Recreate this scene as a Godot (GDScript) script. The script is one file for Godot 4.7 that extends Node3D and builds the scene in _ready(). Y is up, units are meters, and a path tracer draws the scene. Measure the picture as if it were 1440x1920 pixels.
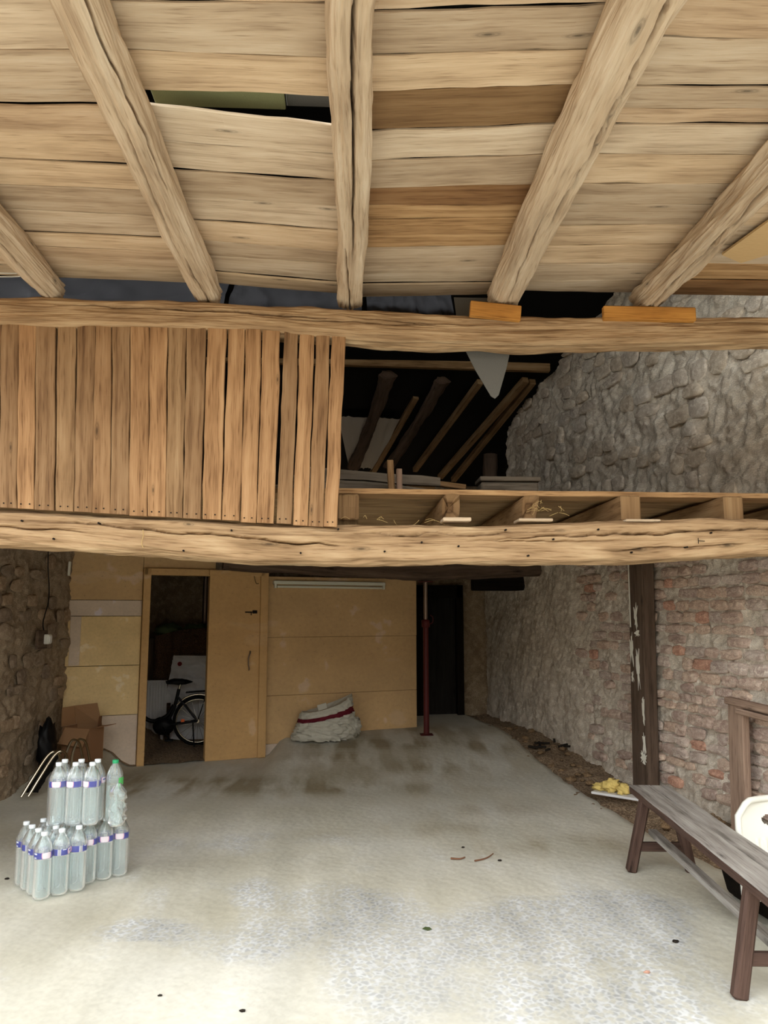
extends Node3D
# An old barn seen from its open front: joisted plank ceiling, loft with plank screen, rubble walls, concrete floor.

var names := {}
var M := {}
var rng := RandomNumberGenerator.new()
var nz := FastNoiseLite.new()
var cel := FastNoiseLite.new()

func _ready():
	rng.seed = 4711
	# ---------------------------------------------------------------- camera, sky, exposure
	var cam := Camera3D.new()
	cam.name = "camera"
	cam.position = Vector3(0, 1.5, 0)
	cam.rotation_degrees = Vector3(7.506, -2.75, 0)
	cam.fov = 67.3
	cam.near = 0.05
	cam.current = true
	add_child(cam)
	var env := Environment.new()
	var sm := ProceduralSkyMaterial.new()
	sm.sky_top_color = Color(0.97, 0.98, 0.98)
	sm.sky_horizon_color = Color(0.90, 0.90, 0.88)
	sm.sky_energy_multiplier = 1.0
	sm.ground_bottom_color = Color(0.45, 0.44, 0.42)
	sm.ground_horizon_color = Color(0.6, 0.6, 0.58)
	sm.use_debanding = false
	var sky := Sky.new()
	sky.sky_material = sm
	env.background_mode = Environment.BG_SKY
	env.sky = sky
	env.ambient_light_source = Environment.AMBIENT_SOURCE_SKY
	env.tonemap_mode = Environment.TONE_MAPPER_LINEAR
	env.tonemap_exposure = 5.5
	env.sdfgi_enabled = true
	env.ssao_enabled = true
	env.ssil_enabled = true
	var we := WorldEnvironment.new()
	we.name = "world_environment"
	we.environment = env
	add_child(we)

	nz.seed = 7
	nz.noise_type = FastNoiseLite.TYPE_SIMPLEX
	nz.frequency = 1.0
	nz.fractal_type = FastNoiseLite.FRACTAL_FBM
	nz.fractal_octaves = 3
	cel.seed = 11
	cel.noise_type = FastNoiseLite.TYPE_CELLULAR
	cel.frequency = 1.0
	cel.fractal_type = FastNoiseLite.FRACTAL_NONE
	cel.cellular_return_type = FastNoiseLite.RETURN_DISTANCE2_SUB
	make_materials()
	build_shell()
	build_ceiling()
	build_beams()
	build_screen()
	build_loft()
	build_partition()
	build_right_side()
	build_left_side()
	build_bottles()
	build_store_room()
	build_floor_litter()

# ================================================================= helpers
func numbered(n: String) -> String:
	if not names.has(n):
		names[n] = 0
		return n
	names[n] += 1
	return "%s_%03d" % [n, names[n]]

func thing(called: String, label: String, category: String, at := Vector3.ZERO, turn := 0.0, group := "") -> Node3D:
	var o := Node3D.new()
	o.name = numbered(called)
	add_child(o)
	o.position = at
	o.rotation.y = turn
	o.set_meta("label", label)
	o.set_meta("category", category)
	if group != "":
		o.set_meta("group", group)
	return o

func struct_node(called: String, label: String, at := Vector3.ZERO, turn := 0.0) -> Node3D:
	var o := Node3D.new()
	o.name = numbered(called)
	add_child(o)
	o.position = at
	o.rotation.y = turn
	o.set_meta("label", label)
	o.set_meta("category", called.split("_")[0])
	o.set_meta("kind", "structure")
	return o

func put(called: String, mesh: Mesh, mat: Material, parent: Node, label := "") -> MeshInstance3D:
	var o := MeshInstance3D.new()
	o.name = called
	o.mesh = mesh
	o.material_override = mat
	o.cast_shadow = GeometryInstance3D.SHADOW_CASTING_SETTING_ON
	parent.add_child(o, true)
	if label != "":
		o.set_meta("label", label)
	return o

func piece(called: String, mesh: Mesh, mat: Material, label: String, category: String, group := "") -> MeshInstance3D:
	var o := put(numbered(called), mesh, mat, self, label)
	o.set_meta("category", category)
	if group != "":
		o.set_meta("group", group)
	return o

func begin() -> SurfaceTool:
	var st := SurfaceTool.new()
	st.begin(Mesh.PRIMITIVE_TRIANGLES)
	return st

func done(st: SurfaceTool) -> ArrayMesh:
	st.index()
	st.generate_normals()
	return st.commit()

func vert(st: SurfaceTool, p: Vector3, uv: Vector2, smooth := -1):
	st.set_smooth_group(smooth)
	st.set_uv(uv)
	st.add_vertex(p)

func quad(st: SurfaceTool, a: Vector3, b: Vector3, c: Vector3, d: Vector3, ua := Vector2(0, 0), ub := Vector2(1, 0), uc := Vector2(1, 1), ud := Vector2(0, 1), smooth := -1):
	# a b c d clockwise seen from the front
	vert(st, a, ua, smooth); vert(st, b, ub, smooth); vert(st, c, uc, smooth)
	vert(st, a, ua, smooth); vert(st, c, uc, smooth); vert(st, d, ud, smooth)

# grid of points P[i][j], i along, j across; smooth
func grid(st: SurfaceTool, P: Array, U: Array, flip := false, smooth := 0):
	for i in P.size() - 1:
		var r0: PackedVector3Array = P[i]
		var r1: PackedVector3Array = P[i + 1]
		var u0: PackedVector2Array = U[i]
		var u1: PackedVector2Array = U[i + 1]
		for j in r0.size() - 1:
			if flip:
				quad(st, r0[j], r0[j + 1], r1[j + 1], r1[j], u0[j], u0[j + 1], u1[j + 1], u1[j], smooth)
			else:
				quad(st, r0[j], r1[j], r1[j + 1], r0[j + 1], u0[j], u1[j], u1[j + 1], u0[j + 1], smooth)

# chamfered box, grain (u) along its longest side
func bbox(st: SurfaceTool, c: Vector3, s: Vector3, bev := 0.004, b := Basis.IDENTITY, off := Vector2.ZERO, us := Vector2(2.0, 0.5)):
	var h := s * 0.5
	bev = minf(bev, minf(h.x, minf(h.y, h.z)) * 0.9)
	var la := 0
	if s.y >= s.x and s.y >= s.z: la = 1
	elif s.z >= s.x and s.z >= s.y: la = 2
	var fv = func(ax: int, sx: int, sy: int, sz: int) -> Vector3:
		var p := Vector3(sx * (h.x - bev), sy * (h.y - bev), sz * (h.z - bev))
		p[ax] += bev * ([sx, sy, sz][ax])
		return p
	var uvf = func(p: Vector3, ax: int) -> Vector2:
		var o := 3 - la - ax
		if ax == la: o = (la + 1) % 3
		var u := p[la]
		if ax == la: u = p[(la + 2) % 3] * 0.3
		return Vector2((u + off.x) / us.x, (p[o] + off.y + ax * 0.13) / us.y)
	var tri_quads := []
	for ax in 3:
		for sg in [-1, 1]:
			var q := []
			for k in [[-1, -1], [1, -1], [1, 1], [-1, 1]]:
				var sgn := [0, 0, 0]
				sgn[ax] = sg
				sgn[(ax + 1) % 3] = k[0]
				sgn[(ax + 2) % 3] = k[1]
				q.append(fv.call(ax, sgn[0], sgn[1], sgn[2]))
			tri_quads.append([q, ax])
	for ax in 3:       # edges along ax
		var a1 := (ax + 1) % 3
		var a2 := (ax + 2) % 3
		for s1 in [-1, 1]:
			for s2 in [-1, 1]:
				var lo := [0, 0, 0]
				var hi := [0, 0, 0]
				lo[ax] = -1; hi[ax] = 1
				lo[a1] = s1; hi[a1] = s1
				lo[a2] = s2; hi[a2] = s2
				tri_quads.append([[fv.call(a1, lo[0], lo[1], lo[2]), fv.call(a1, hi[0], hi[1], hi[2]), fv.call(a2, hi[0], hi[1], hi[2]), fv.call(a2, lo[0], lo[1], lo[2])], a1])
	for t in tri_quads:
		var q: Array = t[0]
		var n: Vector3 = (q[1] - q[0]).cross(q[2] - q[0])
		var mid: Vector3 = (q[0] + q[1] + q[2] + q[3]) * 0.25
		if n.dot(mid) > 0: q.reverse()
		quad(st, c + b * q[0], c + b * q[1], c + b * q[2], c + b * q[3], uvf.call(q[0], t[1]), uvf.call(q[1], t[1]), uvf.call(q[2], t[1]), uvf.call(q[3], t[1]))
	for sx in [-1, 1]:
		for sy in [-1, 1]:
			for sz in [-1, 1]:
				var q := [fv.call(0, sx, sy, sz), fv.call(1, sx, sy, sz), fv.call(2, sx, sy, sz)]
				if (q[1] - q[0]).cross(q[2] - q[0]).dot(q[0]) > 0: q.reverse()
				for p in q: vert(st, c + b * p, uvf.call(p, 0))

func box_mesh(c: Vector3, s: Vector3, bev := 0.004, b := Basis.IDENTITY) -> ArrayMesh:
	var st := begin()
	bbox(st, c, s, bev, b, Vector2(rng.randf() * 2, rng.randf()))
	return done(st)

# a bar from p to q, section w (across) x d (along "up" hint)
func bar_mesh(p: Vector3, q: Vector3, w: float, d: float, hint := Vector3.UP, bev := 0.004) -> ArrayMesh:
	var st := begin()
	bar(st, p, q, w, d, hint, bev)
	return done(st)

func bar(st: SurfaceTool, p: Vector3, q: Vector3, w: float, d: float, hint := Vector3.UP, bev := 0.004):
	var x := (q - p).normalized()
	var z := x.cross(hint).normalized()
	var y := z.cross(x)
	bbox(st, (p + q) * 0.5, Vector3(p.distance_to(q), d, w), bev, Basis(x, y, z), Vector2(rng.randf() * 2, rng.randf()))

# sawn board: long edges a0-a1 and b0-b1, face normal n, thickness t behind the face; wavy edges
func slab_mesh(a0: Vector3, a1: Vector3, b0: Vector3, b1: Vector3, n: Vector3, t: float, wob := 0.003, steps := 8, cup := 0.0) -> ArrayMesh:
	var st := begin()
	var sd := rng.randf() * 100.0
	var off := Vector2(rng.randf() * 2.0, rng.randf() * 2.0)
	var L := a0.distance_to(a1)
	var W := a0.distance_to(b0)
	var across := (b0 - a0).normalized()
	var A := []
	var B := []
	for i in steps + 1:
		var k := float(i) / steps
		A.append(a0.lerp(a1, k) + across * (nz.get_noise_2d(sd, k * L * 2.2) * wob * 1.6))
		B.append(b0.lerp(b1, k) + across * (nz.get_noise_2d(sd + 40.0, k * L * 2.2) * wob * 1.6))
	var flip := (a1 - a0).cross(b0 - a0).dot(n) > 0
	var bv := minf(0.003, t * 0.3)
	for i in steps:
		var u0 := (off.x + L * i / steps) / 2.0
		var u1 := (off.x + L * (i + 1) / steps) / 2.0
		var v0 := off.y
		var v1 := off.y + W / 0.5
		var up := n * cup
		var fa0: Vector3 = A[i] + across * bv; var fa1: Vector3 = A[i + 1] + across * bv
		var fb0: Vector3 = B[i] - across * bv; var fb1: Vector3 = B[i + 1] - across * bv
		var m0 := (fa0 + fb0) * 0.5 + up; var m1 := (fa1 + fb1) * 0.5 + up
		var vm := (v0 + v1) * 0.5
		var ea0: Vector3 = A[i] - n * bv; var ea1: Vector3 = A[i + 1] - n * bv
		var eb0: Vector3 = B[i] - n * bv; var eb1: Vector3 = B[i + 1] - n * bv
		var qs := [
			[fa0, fa1, m1, m0, v0, vm], [m0, m1, fb1, fb0, vm, v1],
			[ea0, ea1, fa1, fa0, v0 - 0.006, v0], [fb0, fb1, eb1, eb0, v1, v1 + 0.006],
			[A[i] - n * t, A[i + 1] - n * t, ea1, ea0, v0 - 0.05, v0 - 0.006], [eb0, eb1, B[i + 1] - n * t, B[i] - n * t, v1 + 0.006, v1 + 0.05],
			[B[i] - n * t, B[i + 1] - n * t, A[i + 1] - n * t, A[i] - n * t, v1, v0]]
		for q in qs:
			var c := [Vector2(u0, q[4]), Vector2(u1, q[4]), Vector2(u1, q[5]), Vector2(u0, q[5])]
			if flip: quad(st, q[3], q[2], q[1], q[0], c[3], c[2], c[1], c[0])
			else: quad(st, q[0], q[1], q[2], q[3], c[0], c[1], c[2], c[3])
	for e in [0, steps]:
		var p: Vector3 = A[e]; var q: Vector3 = B[e]
		quad(st, p, q, q - n * t, p - n * t, Vector2(0, 0), Vector2(0.05, 0.0), Vector2(0.05, 0.05), Vector2(0, 0.05))
	return done(st)

# tube along points
func tube(st: SurfaceTool, pts: Array, r0: float, r1: float = -1.0, seg := 10, cap := true):
	if r1 < 0: r1 = r0
	var P := []
	var U := []
	var prev := Vector3.ZERO
	var run := 0.0
	for i in pts.size():
		var t: Vector3
		if i == 0: t = pts[1] - pts[0]
		elif i == pts.size() - 1: t = pts[i] - pts[i - 1]
		else: t = (pts[i + 1] - pts[i]).normalized() + (pts[i] - pts[i - 1]).normalized()
		t = t.normalized()
		if i == 0:
			prev = t.cross(Vector3.UP)
			if prev.length() < 0.1: prev = t.cross(Vector3.RIGHT)
		var x := (prev - t * prev.dot(t)).normalized()
		prev = x
		var y := t.cross(x)
		if i > 0: run += pts[i].distance_to(pts[i - 1])
		var r := lerpf(r0, r1, float(i) / (pts.size() - 1))
		var row := PackedVector3Array()
		var ur := PackedVector2Array()
		for j in seg + 1:
			var a := TAU * j / seg
			row.append(pts[i] + (x * cos(a) + y * sin(a)) * r)
			ur.append(Vector2(run / 2.0, a * r / 0.5))
		P.append(row)
		U.append(ur)
	grid(st, P, U, true)
	if cap:
		for e in [0, pts.size() - 1]:
			var row: PackedVector3Array = P[e]
			for j in seg:
				vert(st, pts[e], Vector2.ZERO, -1); vert(st, row[j], Vector2(0.02, 0), -1); vert(st, row[j + 1], Vector2(0.02, 0.02), -1)

func tube_mesh(pts: Array, r0: float, r1: float = -1.0, seg := 10) -> ArrayMesh:
	var st := begin()
	tube(st, pts, r0, r1, seg)
	return done(st)

func curve_pts(pts: Array, n := 6) -> Array:   # Catmull-Rom
	var out := []
	for i in pts.size() - 1:
		var p0: Vector3 = pts[maxi(i - 1, 0)]
		var p3: Vector3 = pts[mini(i + 2, pts.size() - 1)]
		for k in n:
			out.append(pts[i].cubic_interpolate(pts[i + 1], p0, p3, float(k) / n))
	out.append(pts[-1])
	return out

# lathe round y: profile [r, y]
func lathe(st: SurfaceTool, prof: Array, seg := 24, at := Vector3.ZERO, smooth := 0):
	var P := []
	var U := []
	for i in prof.size():
		var row := PackedVector3Array()
		var ur := PackedVector2Array()
		for j in seg + 1:
			var a := TAU * j / seg
			row.append(at + Vector3(cos(a) * prof[i][0], prof[i][1], sin(a) * prof[i][0]))
			ur.append(Vector2(float(j) / seg, float(i) / (prof.size() - 1)))
		P.append(row)
		U.append(ur)
	grid(st, P, U, false, smooth)

# hewn log: pts of [centre, half height, half depth]; superellipse section; cracks [angle, s0, s1, half width rad, depth, wander]
func log_mesh(pts: Array, power: float, seg: int, step: float, lump: float, cracks: Array, sd: float, ends := true) -> ArrayMesh:
	var st := begin()
	var total := 0.0
	for i in pts.size() - 1: total += pts[i][0].distance_to(pts[i + 1][0])
	var n := int(total / step) + 1
	var P := []
	var U := []
	var seglen := []
	for i in pts.size() - 1: seglen.append(pts[i][0].distance_to(pts[i + 1][0]))
	var off := Vector2(rng.randf() * 2, rng.randf())
	for i in n + 1:
		var s := total * i / n
		var k := 0
		var rest := s
		while k < seglen.size() - 1 and rest > seglen[k]:
			rest -= seglen[k]
			k += 1
		var f := clampf(rest / seglen[k], 0, 1)
		var p0 = pts[maxi(k - 1, 0)]
		var p3 = pts[mini(k + 2, pts.size() - 1)]
		var c: Vector3 = pts[k][0].cubic_interpolate(pts[k + 1][0], p0[0], p3[0], f)
		var hy := lerpf(pts[k][1], pts[k + 1][1], f)
		var hz := lerpf(pts[k][2], pts[k + 1][2], f)
		var t: Vector3 = (pts[k + 1][0] - pts[k][0]).normalized()
		var sideways := t.cross(Vector3.UP).normalized()
		var up := sideways.cross(t)
		var row := PackedVector3Array()
		var ur := PackedVector2Array()
		for j in seg + 1:
			var a := TAU * (j % seg) / seg
			var ca := cos(a)
			var sa := sin(a)
			var rad := pow(pow(absf(ca), power) + pow(absf(sa), power), -1.0 / power)
			var x := ca * rad
			var y := sa * rad
			var d := nz.get_noise_3d(sd + ca * 1.1, s * 1.6, sa * 1.1) * lump
			d += nz.get_noise_3d(sd + 50 + ca * 6.0, s * 2.0, sa * 6.0) * lump * 0.35
			for cr in cracks:
				if s > cr[1] and s < cr[2]:
					var q: float = (s - cr[1]) / (cr[2] - cr[1])
					var taper: float = pow(sin(q * PI), 0.6)
					var ac: float = cr[0] + cr[5] * (q - 0.5) + 0.12 * nz.get_noise_2d(s * 2.5, sd + cr[0] * 9.0)
					var da: float = angle_difference(a, ac) / (cr[3] * (0.45 + 0.55 * taper))
					d -= cr[4] * taper * exp(-da * da * da * da)
			var rr := Vector2(x * hz, y * hy)
			rr += rr.normalized() * d
			row.append(c + sideways * rr.x + up * rr.y)
			ur.append(Vector2((s + off.x) / 2.0, off.y + (TAU * j / seg) * 0.5 * (hy + hz) / 0.5))
		P.append(row)
		U.append(ur)
	grid(st, P, U, true)
	if ends:
		for e in [0, n]:
			var row: PackedVector3Array = P[e]
			var c := Vector3.ZERO
			for j in seg: c += row[j]
			c /= seg
			for j in seg:
				vert(st, c, Vector2(0.1, 0.1), -1); vert(st, row[j], Vector2(0.1, 0.15), -1); vert(st, row[j + 1], Vector2(0.12, 0.15), -1)
	return done(st)

# rough stone: a low dome over a rounded rectangle, back open side sunk in the mortar
func stone_mesh(w: float, h: float, d: float, power: float, rough: float, sd: float) -> ArrayMesh:
	var st := begin()
	var P := []
	var U := []
	var rings := [[0.0, 1.0], [0.55, 0.96], [0.84, 0.80], [1.0, 0.35], [1.03, -0.6]]
	for i in rings.size():
		var row := PackedVector3Array()
		var ur := PackedVector2Array()
		for j in 11:
			var a := TAU * (j % 10) / 10 + 0.3
			var x := signf(cos(a)) * pow(absf(cos(a)), 2.0 / power)
			var y := signf(sin(a)) * pow(absf(sin(a)), 2.0 / power)
			var wv := 1.0 + nz.get_noise_2d(sd + cos(a) * 1.3, sin(a) * 1.3) * rough
			var p := Vector3(x * w * 0.5 * rings[i][0] * wv, y * h * 0.5 * rings[i][0] * wv, d * rings[i][1])
			p.z += nz.get_noise_2d(sd + p.x * 14.0, p.y * 14.0) * d * 0.7 * (1.0 if i < 4 else 0.0)
			row.append(p)
			ur.append(Vector2(p.x / 0.5, p.y / 0.5))
		P.append(row)
		U.append(ur)
	grid(st, P, U, false)
	return done(st)

# irregular lump
func lump_mesh(r: Vector3, rough: float, sd: float, freq := 1.4, nu := 14, nv := 9) -> ArrayMesh:
	var st := begin()
	var P := []
	var U := []
	for i in nv + 1:
		var row := PackedVector3Array()
		var ur := PackedVector2Array()
		for j in nu + 1:
			var a := TAU * (j % nu) / nu
			var b := PI * i / nv - PI / 2
			var d := Vector3(cos(b) * cos(a), sin(b), cos(b) * sin(a))
			var k := 1.0 + nz.get_noise_3d(d.x * freq + sd, d.y * freq, d.z * freq) * rough
			row.append(d * r * k)
			ur.append(Vector2(float(j) / nu, float(i) / nv))
		P.append(row)
		U.append(ur)
	grid(st, P, U, false)
	return done(st)

# flat outline with thickness, outline in xy, faces +z
func plate_mesh(poly: PackedVector2Array, t: float) -> ArrayMesh:
	var st := begin()
	var idx := Geometry2D.triangulate_polygon(poly)
	for z in [0.0, -t]:
		for i in range(0, idx.size(), 3):
			var o := [idx[i], idx[i + 1], idx[i + 2]]
			if z < 0: o.reverse()
			for k in o: vert(st, Vector3(poly[k].x, poly[k].y, z), poly[k] / 0.5)
	for i in poly.size():
		var p := poly[i]
		var q := poly[(i + 1) % poly.size()]
		quad(st, Vector3(p.x, p.y, 0), Vector3(q.x, q.y, 0), Vector3(q.x, q.y, -t), Vector3(p.x, p.y, -t), p / 0.5, q / 0.5, q / 0.5, p / 0.5)
	return done(st)

# ================================================================= materials
func noise_bytes(w: int, h: int, nw: int, nh: int, freq: float, sd: int, kind := FastNoiseLite.TYPE_SIMPLEX, oct := 3, cell := -1) -> PackedByteArray:
	var n := FastNoiseLite.new()
	n.seed = sd
	n.noise_type = kind
	n.frequency = freq
	n.fractal_octaves = oct
	n.fractal_type = FastNoiseLite.FRACTAL_FBM if oct > 1 else FastNoiseLite.FRACTAL_NONE
	if cell >= 0:
		n.cellular_return_type = cell
		n.domain_warp_enabled = true
		n.domain_warp_amplitude = 5.0
		n.domain_warp_frequency = 0.05
	var im := n.get_seamless_image(nw, nh)
	if nw != w or nh != h: im.resize(w, h, Image.INTERPOLATE_CUBIC)
	return im.get_data()

func to_texture(w: int, h: int, data: PackedByteArray) -> ImageTexture:
	var im := Image.create_from_data(w, h, false, Image.FORMAT_RGB8, data)
	return ImageTexture.create_from_image(im)

func to_normal(w: int, h: int, data: PackedByteArray, k: float) -> ImageTexture:
	var im := Image.create_from_data(w, h, false, Image.FORMAT_L8, data)
	im.convert(Image.FORMAT_RGBA8)
	im.bump_map_to_normal_map(k)
	return ImageTexture.create_from_image(im)

# wood: long fibres along u, blotches, knots; returns [colour, normal]
func wood_textures(sd: int, dark: Color, mid: Color, light: Color, contrast: float) -> Array:
	var w := 1024
	var h := 512
	var a := noise_bytes(w, h, 40, 512, 0.016, sd, FastNoiseLite.TYPE_SIMPLEX, 4)       # broad grain
	var b := noise_bytes(w, h, 128, 512, 0.13, sd + 1, FastNoiseLite.TYPE_SIMPLEX, 2)   # fibres
	var c := noise_bytes(w, h, 256, 256, 0.012, sd + 2, FastNoiseLite.TYPE_SIMPLEX, 4)  # blotches
	var e := noise_bytes(w, h, 96, 512, 0.07, sd + 3, FastNoiseLite.TYPE_SIMPLEX, 3)    # streaks
	var out := PackedByteArray()
	out.resize(w * h * 3)
	var bump := PackedByteArray()
	bump.resize(w * h)
	var r := RandomNumberGenerator.new()
	r.seed = sd
	var knots := []
	for i in 3: knots.append([r.randf() * w, r.randf() * h, r.randf_range(7, 15)])
	for y in h:
		for x in w:
			var i := y * w + x
			var t := (a[i] * 0.42 + c[i] * 0.38 + e[i] * 0.2) / 255.0
			t = 0.5 + (t - 0.5) * contrast
			var f := (b[i] - 128) / 255.0
			t += f * 0.10
			if e[i] < 62: t -= (62 - e[i]) / 62.0 * 0.35
			t = clampf(t, 0.0, 1.0)
			var R: float; var G: float; var B: float
			if t < 0.5:
				var k := t * 2.0
				R = dark.r + (mid.r - dark.r) * k; G = dark.g + (mid.g - dark.g) * k; B = dark.b + (mid.b - dark.b) * k
			else:
				var k := t * 2.0 - 1.0
				R = mid.r + (light.r - mid.r) * k; G = mid.g + (light.g - mid.g) * k; B = mid.b + (light.b - mid.b) * k
			out[i * 3] = int(R * 255); out[i * 3 + 1] = int(G * 255); out[i * 3 + 2] = int(B * 255)
			bump[i] = clampi(int(128 + f * 120 + (a[i] - 128) * 0.35), 0, 255)
	for kn in knots:
		var rad: float = kn[2]
		for dy in range(-int(rad * 2), int(rad * 2) + 1):
			for dx in range(-int(rad * 3), int(rad * 3) + 1):
				var q := sqrt(dx * dx / 3.5 + dy * dy) / rad
				if q < 1.6:
					var i := posmod(int(kn[1]) + dy, h) * w + posmod(int(kn[0]) + dx, w)
					var ring := 0.82 + 0.07 * sin(q * 11.0)
					var k := clampf(1.6 - q, 0, 1)
					if q < 0.35: ring = 0.6
					var m := lerpf(1.0, ring, k)
					for ch in 3: out[i * 3 + ch] = int(out[i * 3 + ch] * m)
	return [to_texture(w, h, out), to_normal(w, h, bump, 2.0)]

# mottled mineral surface from three colours
func mineral_texture(w: int, sd: int, cols: Array, f0: float, speck: float) -> Array:
	var a := noise_bytes(w, w, w / 2, w / 2, f0, sd, FastNoiseLite.TYPE_SIMPLEX, 5)
	var b := noise_bytes(w, w, w / 2, w / 2, f0 * 3.1, sd + 1, FastNoiseLite.TYPE_SIMPLEX, 4)
	var c := noise_bytes(w, w, w, w, 0.11, sd + 2, FastNoiseLite.TYPE_SIMPLEX, 3)
	var out := PackedByteArray()
	out.resize(w * w * 3)
	var bump := PackedByteArray()
	bump.resize(w * w)
	var c0: Color = cols[0]; var c1: Color = cols[1]; var c2: Color = cols[2]
	for i in w * w:
		var t := clampf((a[i] - 70) / 120.0, 0, 1)
		var k := clampf((b[i] - 110) / 90.0, 0, 1)
		var s := 1.0 + (c[i] - 128) / 255.0 * speck
		var R := (c0.r + (c1.r - c0.r) * t); var G := (c0.g + (c1.g - c0.g) * t); var B := (c0.b + (c1.b - c0.b) * t)
		R = (R + (c2.r - R) * k) * s; G = (G + (c2.g - G) * k) * s; B = (B + (c2.b - B) * k) * s
		out[i * 3] = clampi(int(R * 255), 0, 255); out[i * 3 + 1] = clampi(int(G * 255), 0, 255); out[i * 3 + 2] = clampi(int(B * 255), 0, 255)
		bump[i] = clampi(int(c[i] * 0.55 + b[i] * 0.45), 0, 255)
	return [to_texture(w, w, out), to_normal(w, w, bump, 3.0)]

func std(col: Color, rough := 0.85, tex: Texture2D = null, nrm: Texture2D = null, nscale := 1.0) -> StandardMaterial3D:
	var m := StandardMaterial3D.new()
	m.albedo_color = col
	m.roughness = rough
	m.metallic_specular = 0.3
	if tex: m.albedo_texture = tex
	if nrm:
		m.normal_enabled = true
		m.normal_texture = nrm
		m.normal_scale = nscale
	return m

func tri(m: StandardMaterial3D, scale: float, world := true) -> StandardMaterial3D:
	m.uv1_triplanar = true
	m.uv1_world_triplanar = world
	m.uv1_scale = Vector3.ONE * scale
	return m

func floor_texture() -> Array:
	# 8 m x 9 m: x -4..4, z -1.5..-10.5
	var w := 2048
	var a := noise_bytes(w, w, 512, 512, 0.010, 31, FastNoiseLite.TYPE_SIMPLEX, 5)
	var b := noise_bytes(w, w, 1024, 256, 0.02, 32, FastNoiseLite.TYPE_SIMPLEX, 5)
	var c := noise_bytes(w, w, 1024, 1024, 0.16, 33, FastNoiseLite.TYPE_SIMPLEX, 3)
	var d := noise_bytes(w, w, 2048, 2048, 0.13, 34, FastNoiseLite.TYPE_CELLULAR, 1, FastNoiseLite.RETURN_DISTANCE2_SUB)
	var e := noise_bytes(w, w, 256, 256, 0.035, 35, FastNoiseLite.TYPE_SIMPLEX, 4)
	var out := PackedByteArray()
	out.resize(w * w * 3)
	# worn patches of crazed grey screed: x, z, rx, rz, strength
	var patches := [[0.55, -3.75, 1.1, 0.38, 1.0], [1.25, -3.9, 0.5, 0.4, 0.9], [0.9, -3.2, 0.8, 0.25, 0.8], [0.15, -4.25, 0.25, 0.25, 0.9], [-0.75, -4.4, 0.5, 0.35, 0.6], [-0.9, -3.95, 0.3, 0.12, 0.75], [1.1, -4.75, 0.5, 0.25, 0.5], [1.35, -4.2, 0.25, 0.12, 0.9], [-1.5, -3.6, 0.6, 0.2, 0.3], [-0.2, -5.2, 0.8, 0.3, 0.35], [0.9, -2.6, 1.0, 0.4, 0.8], [-1.6, -5.4, 0.8, 0.3, 0.4]]
	var stains_and_browning := [[1.35, -5.15, 0.5, 0.22, 0.8], [0.6, -5.6, 0.6, 0.2, 0.5], [1.0, -6.2, 0.7, 0.3, 0.45], [-1.9, -5.6, 0.5, 0.3, 0.4], [0.3, -8.3, 0.7, 0.15, 1.0], [-0.1, -7.9, 0.4, 0.12, 0.7], [0.9, -7.6, 0.6, 0.2, 0.6], [-1.2, -7.2, 0.8, 0.25, 0.6], [0.2, -6.9, 0.9, 0.2, 0.5], [-1.9, -7.0, 0.6, 0.25, 0.6], [1.4, -8.2, 0.4, 0.2, 0.7], [0.2, -7.7, 2.2, 0.75, 0.5], [-0.9, -6.9, 1.3, 0.4, 0.6], [0.8, -8.8, 1.0, 0.5, 0.8], [-2.2, -7.3, 0.5, 0.5, 0.8]]  # brown stains, plus broad brown darkening across the back of the floor
	var gw := 128
	var pm := PackedFloat32Array(); pm.resize(gw * gw)
	var brown_mask := PackedFloat32Array(); brown_mask.resize(gw * gw)
	for y in gw:
		for x in gw:
			var X := -4.0 + 8.0 * (x + 0.5) / gw
			var Z := -1.5 - 9.0 * (y + 0.5) / gw
			var k := 0.0
			for p in patches:
				var q: float = pow((X - p[0]) / p[2], 2) + pow((Z - p[1]) / p[3], 2)
				k += p[4] * exp(-q)
			pm[y * gw + x] = minf(k, 1.1)
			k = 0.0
			for p in stains_and_browning:
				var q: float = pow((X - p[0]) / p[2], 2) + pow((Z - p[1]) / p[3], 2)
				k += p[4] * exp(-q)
			brown_mask[y * gw + x] = minf(k, 1.0)
	for y in w:
		for x in w:
			var i := y * w + x
			var g := (y >> 4) * gw + (x >> 4)
			var t := a[i] / 255.0
			var R := 0.800 + (t - 0.5) * 0.08
			var G := 0.792 + (t - 0.5) * 0.09
			var B := 0.742 + (t - 0.5) * 0.12
			var s := b[i] / 255.0
			R += (s - 0.5) * 0.09; G += (s - 0.5) * 0.09; B += (s - 0.5) * 0.09
			var m := pm[g] * 1.25 + (e[i] - 128) / 255.0 * 1.1 + (s - 0.5) * 0.6 - 0.42
			if m > 0.0:
				m = minf(m * 1.6, 0.9) * clampf(0.75 + (c[i] - 120) / 120.0, 0.35, 1.0)
				var crack := clampf((75 - d[i] + (c[i] - 128) * 0.5) / 60.0, 0.0, 1.0)
				var v := (0.675 + 0.12 * crack + (s - 0.5) * 0.2)
				R += (v * 0.985 - R) * m; G += (v - G) * m; B += (v * 1.01 - B) * m
			var o := brown_mask[g] * clampf(0.55 + (s - 0.5) * 2.2 + (e[i] - 128) / 255.0, 0.0, 1.0)
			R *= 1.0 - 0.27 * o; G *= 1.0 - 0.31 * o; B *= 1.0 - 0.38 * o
			var n := (c[i] - 128) / 255.0 * 0.035
			out[i * 3] = clampi(int((R + n) * 255), 0, 255); out[i * 3 + 1] = clampi(int((G + n) * 255), 0, 255); out[i * 3 + 2] = clampi(int((B + n) * 255), 0, 255)
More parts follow.
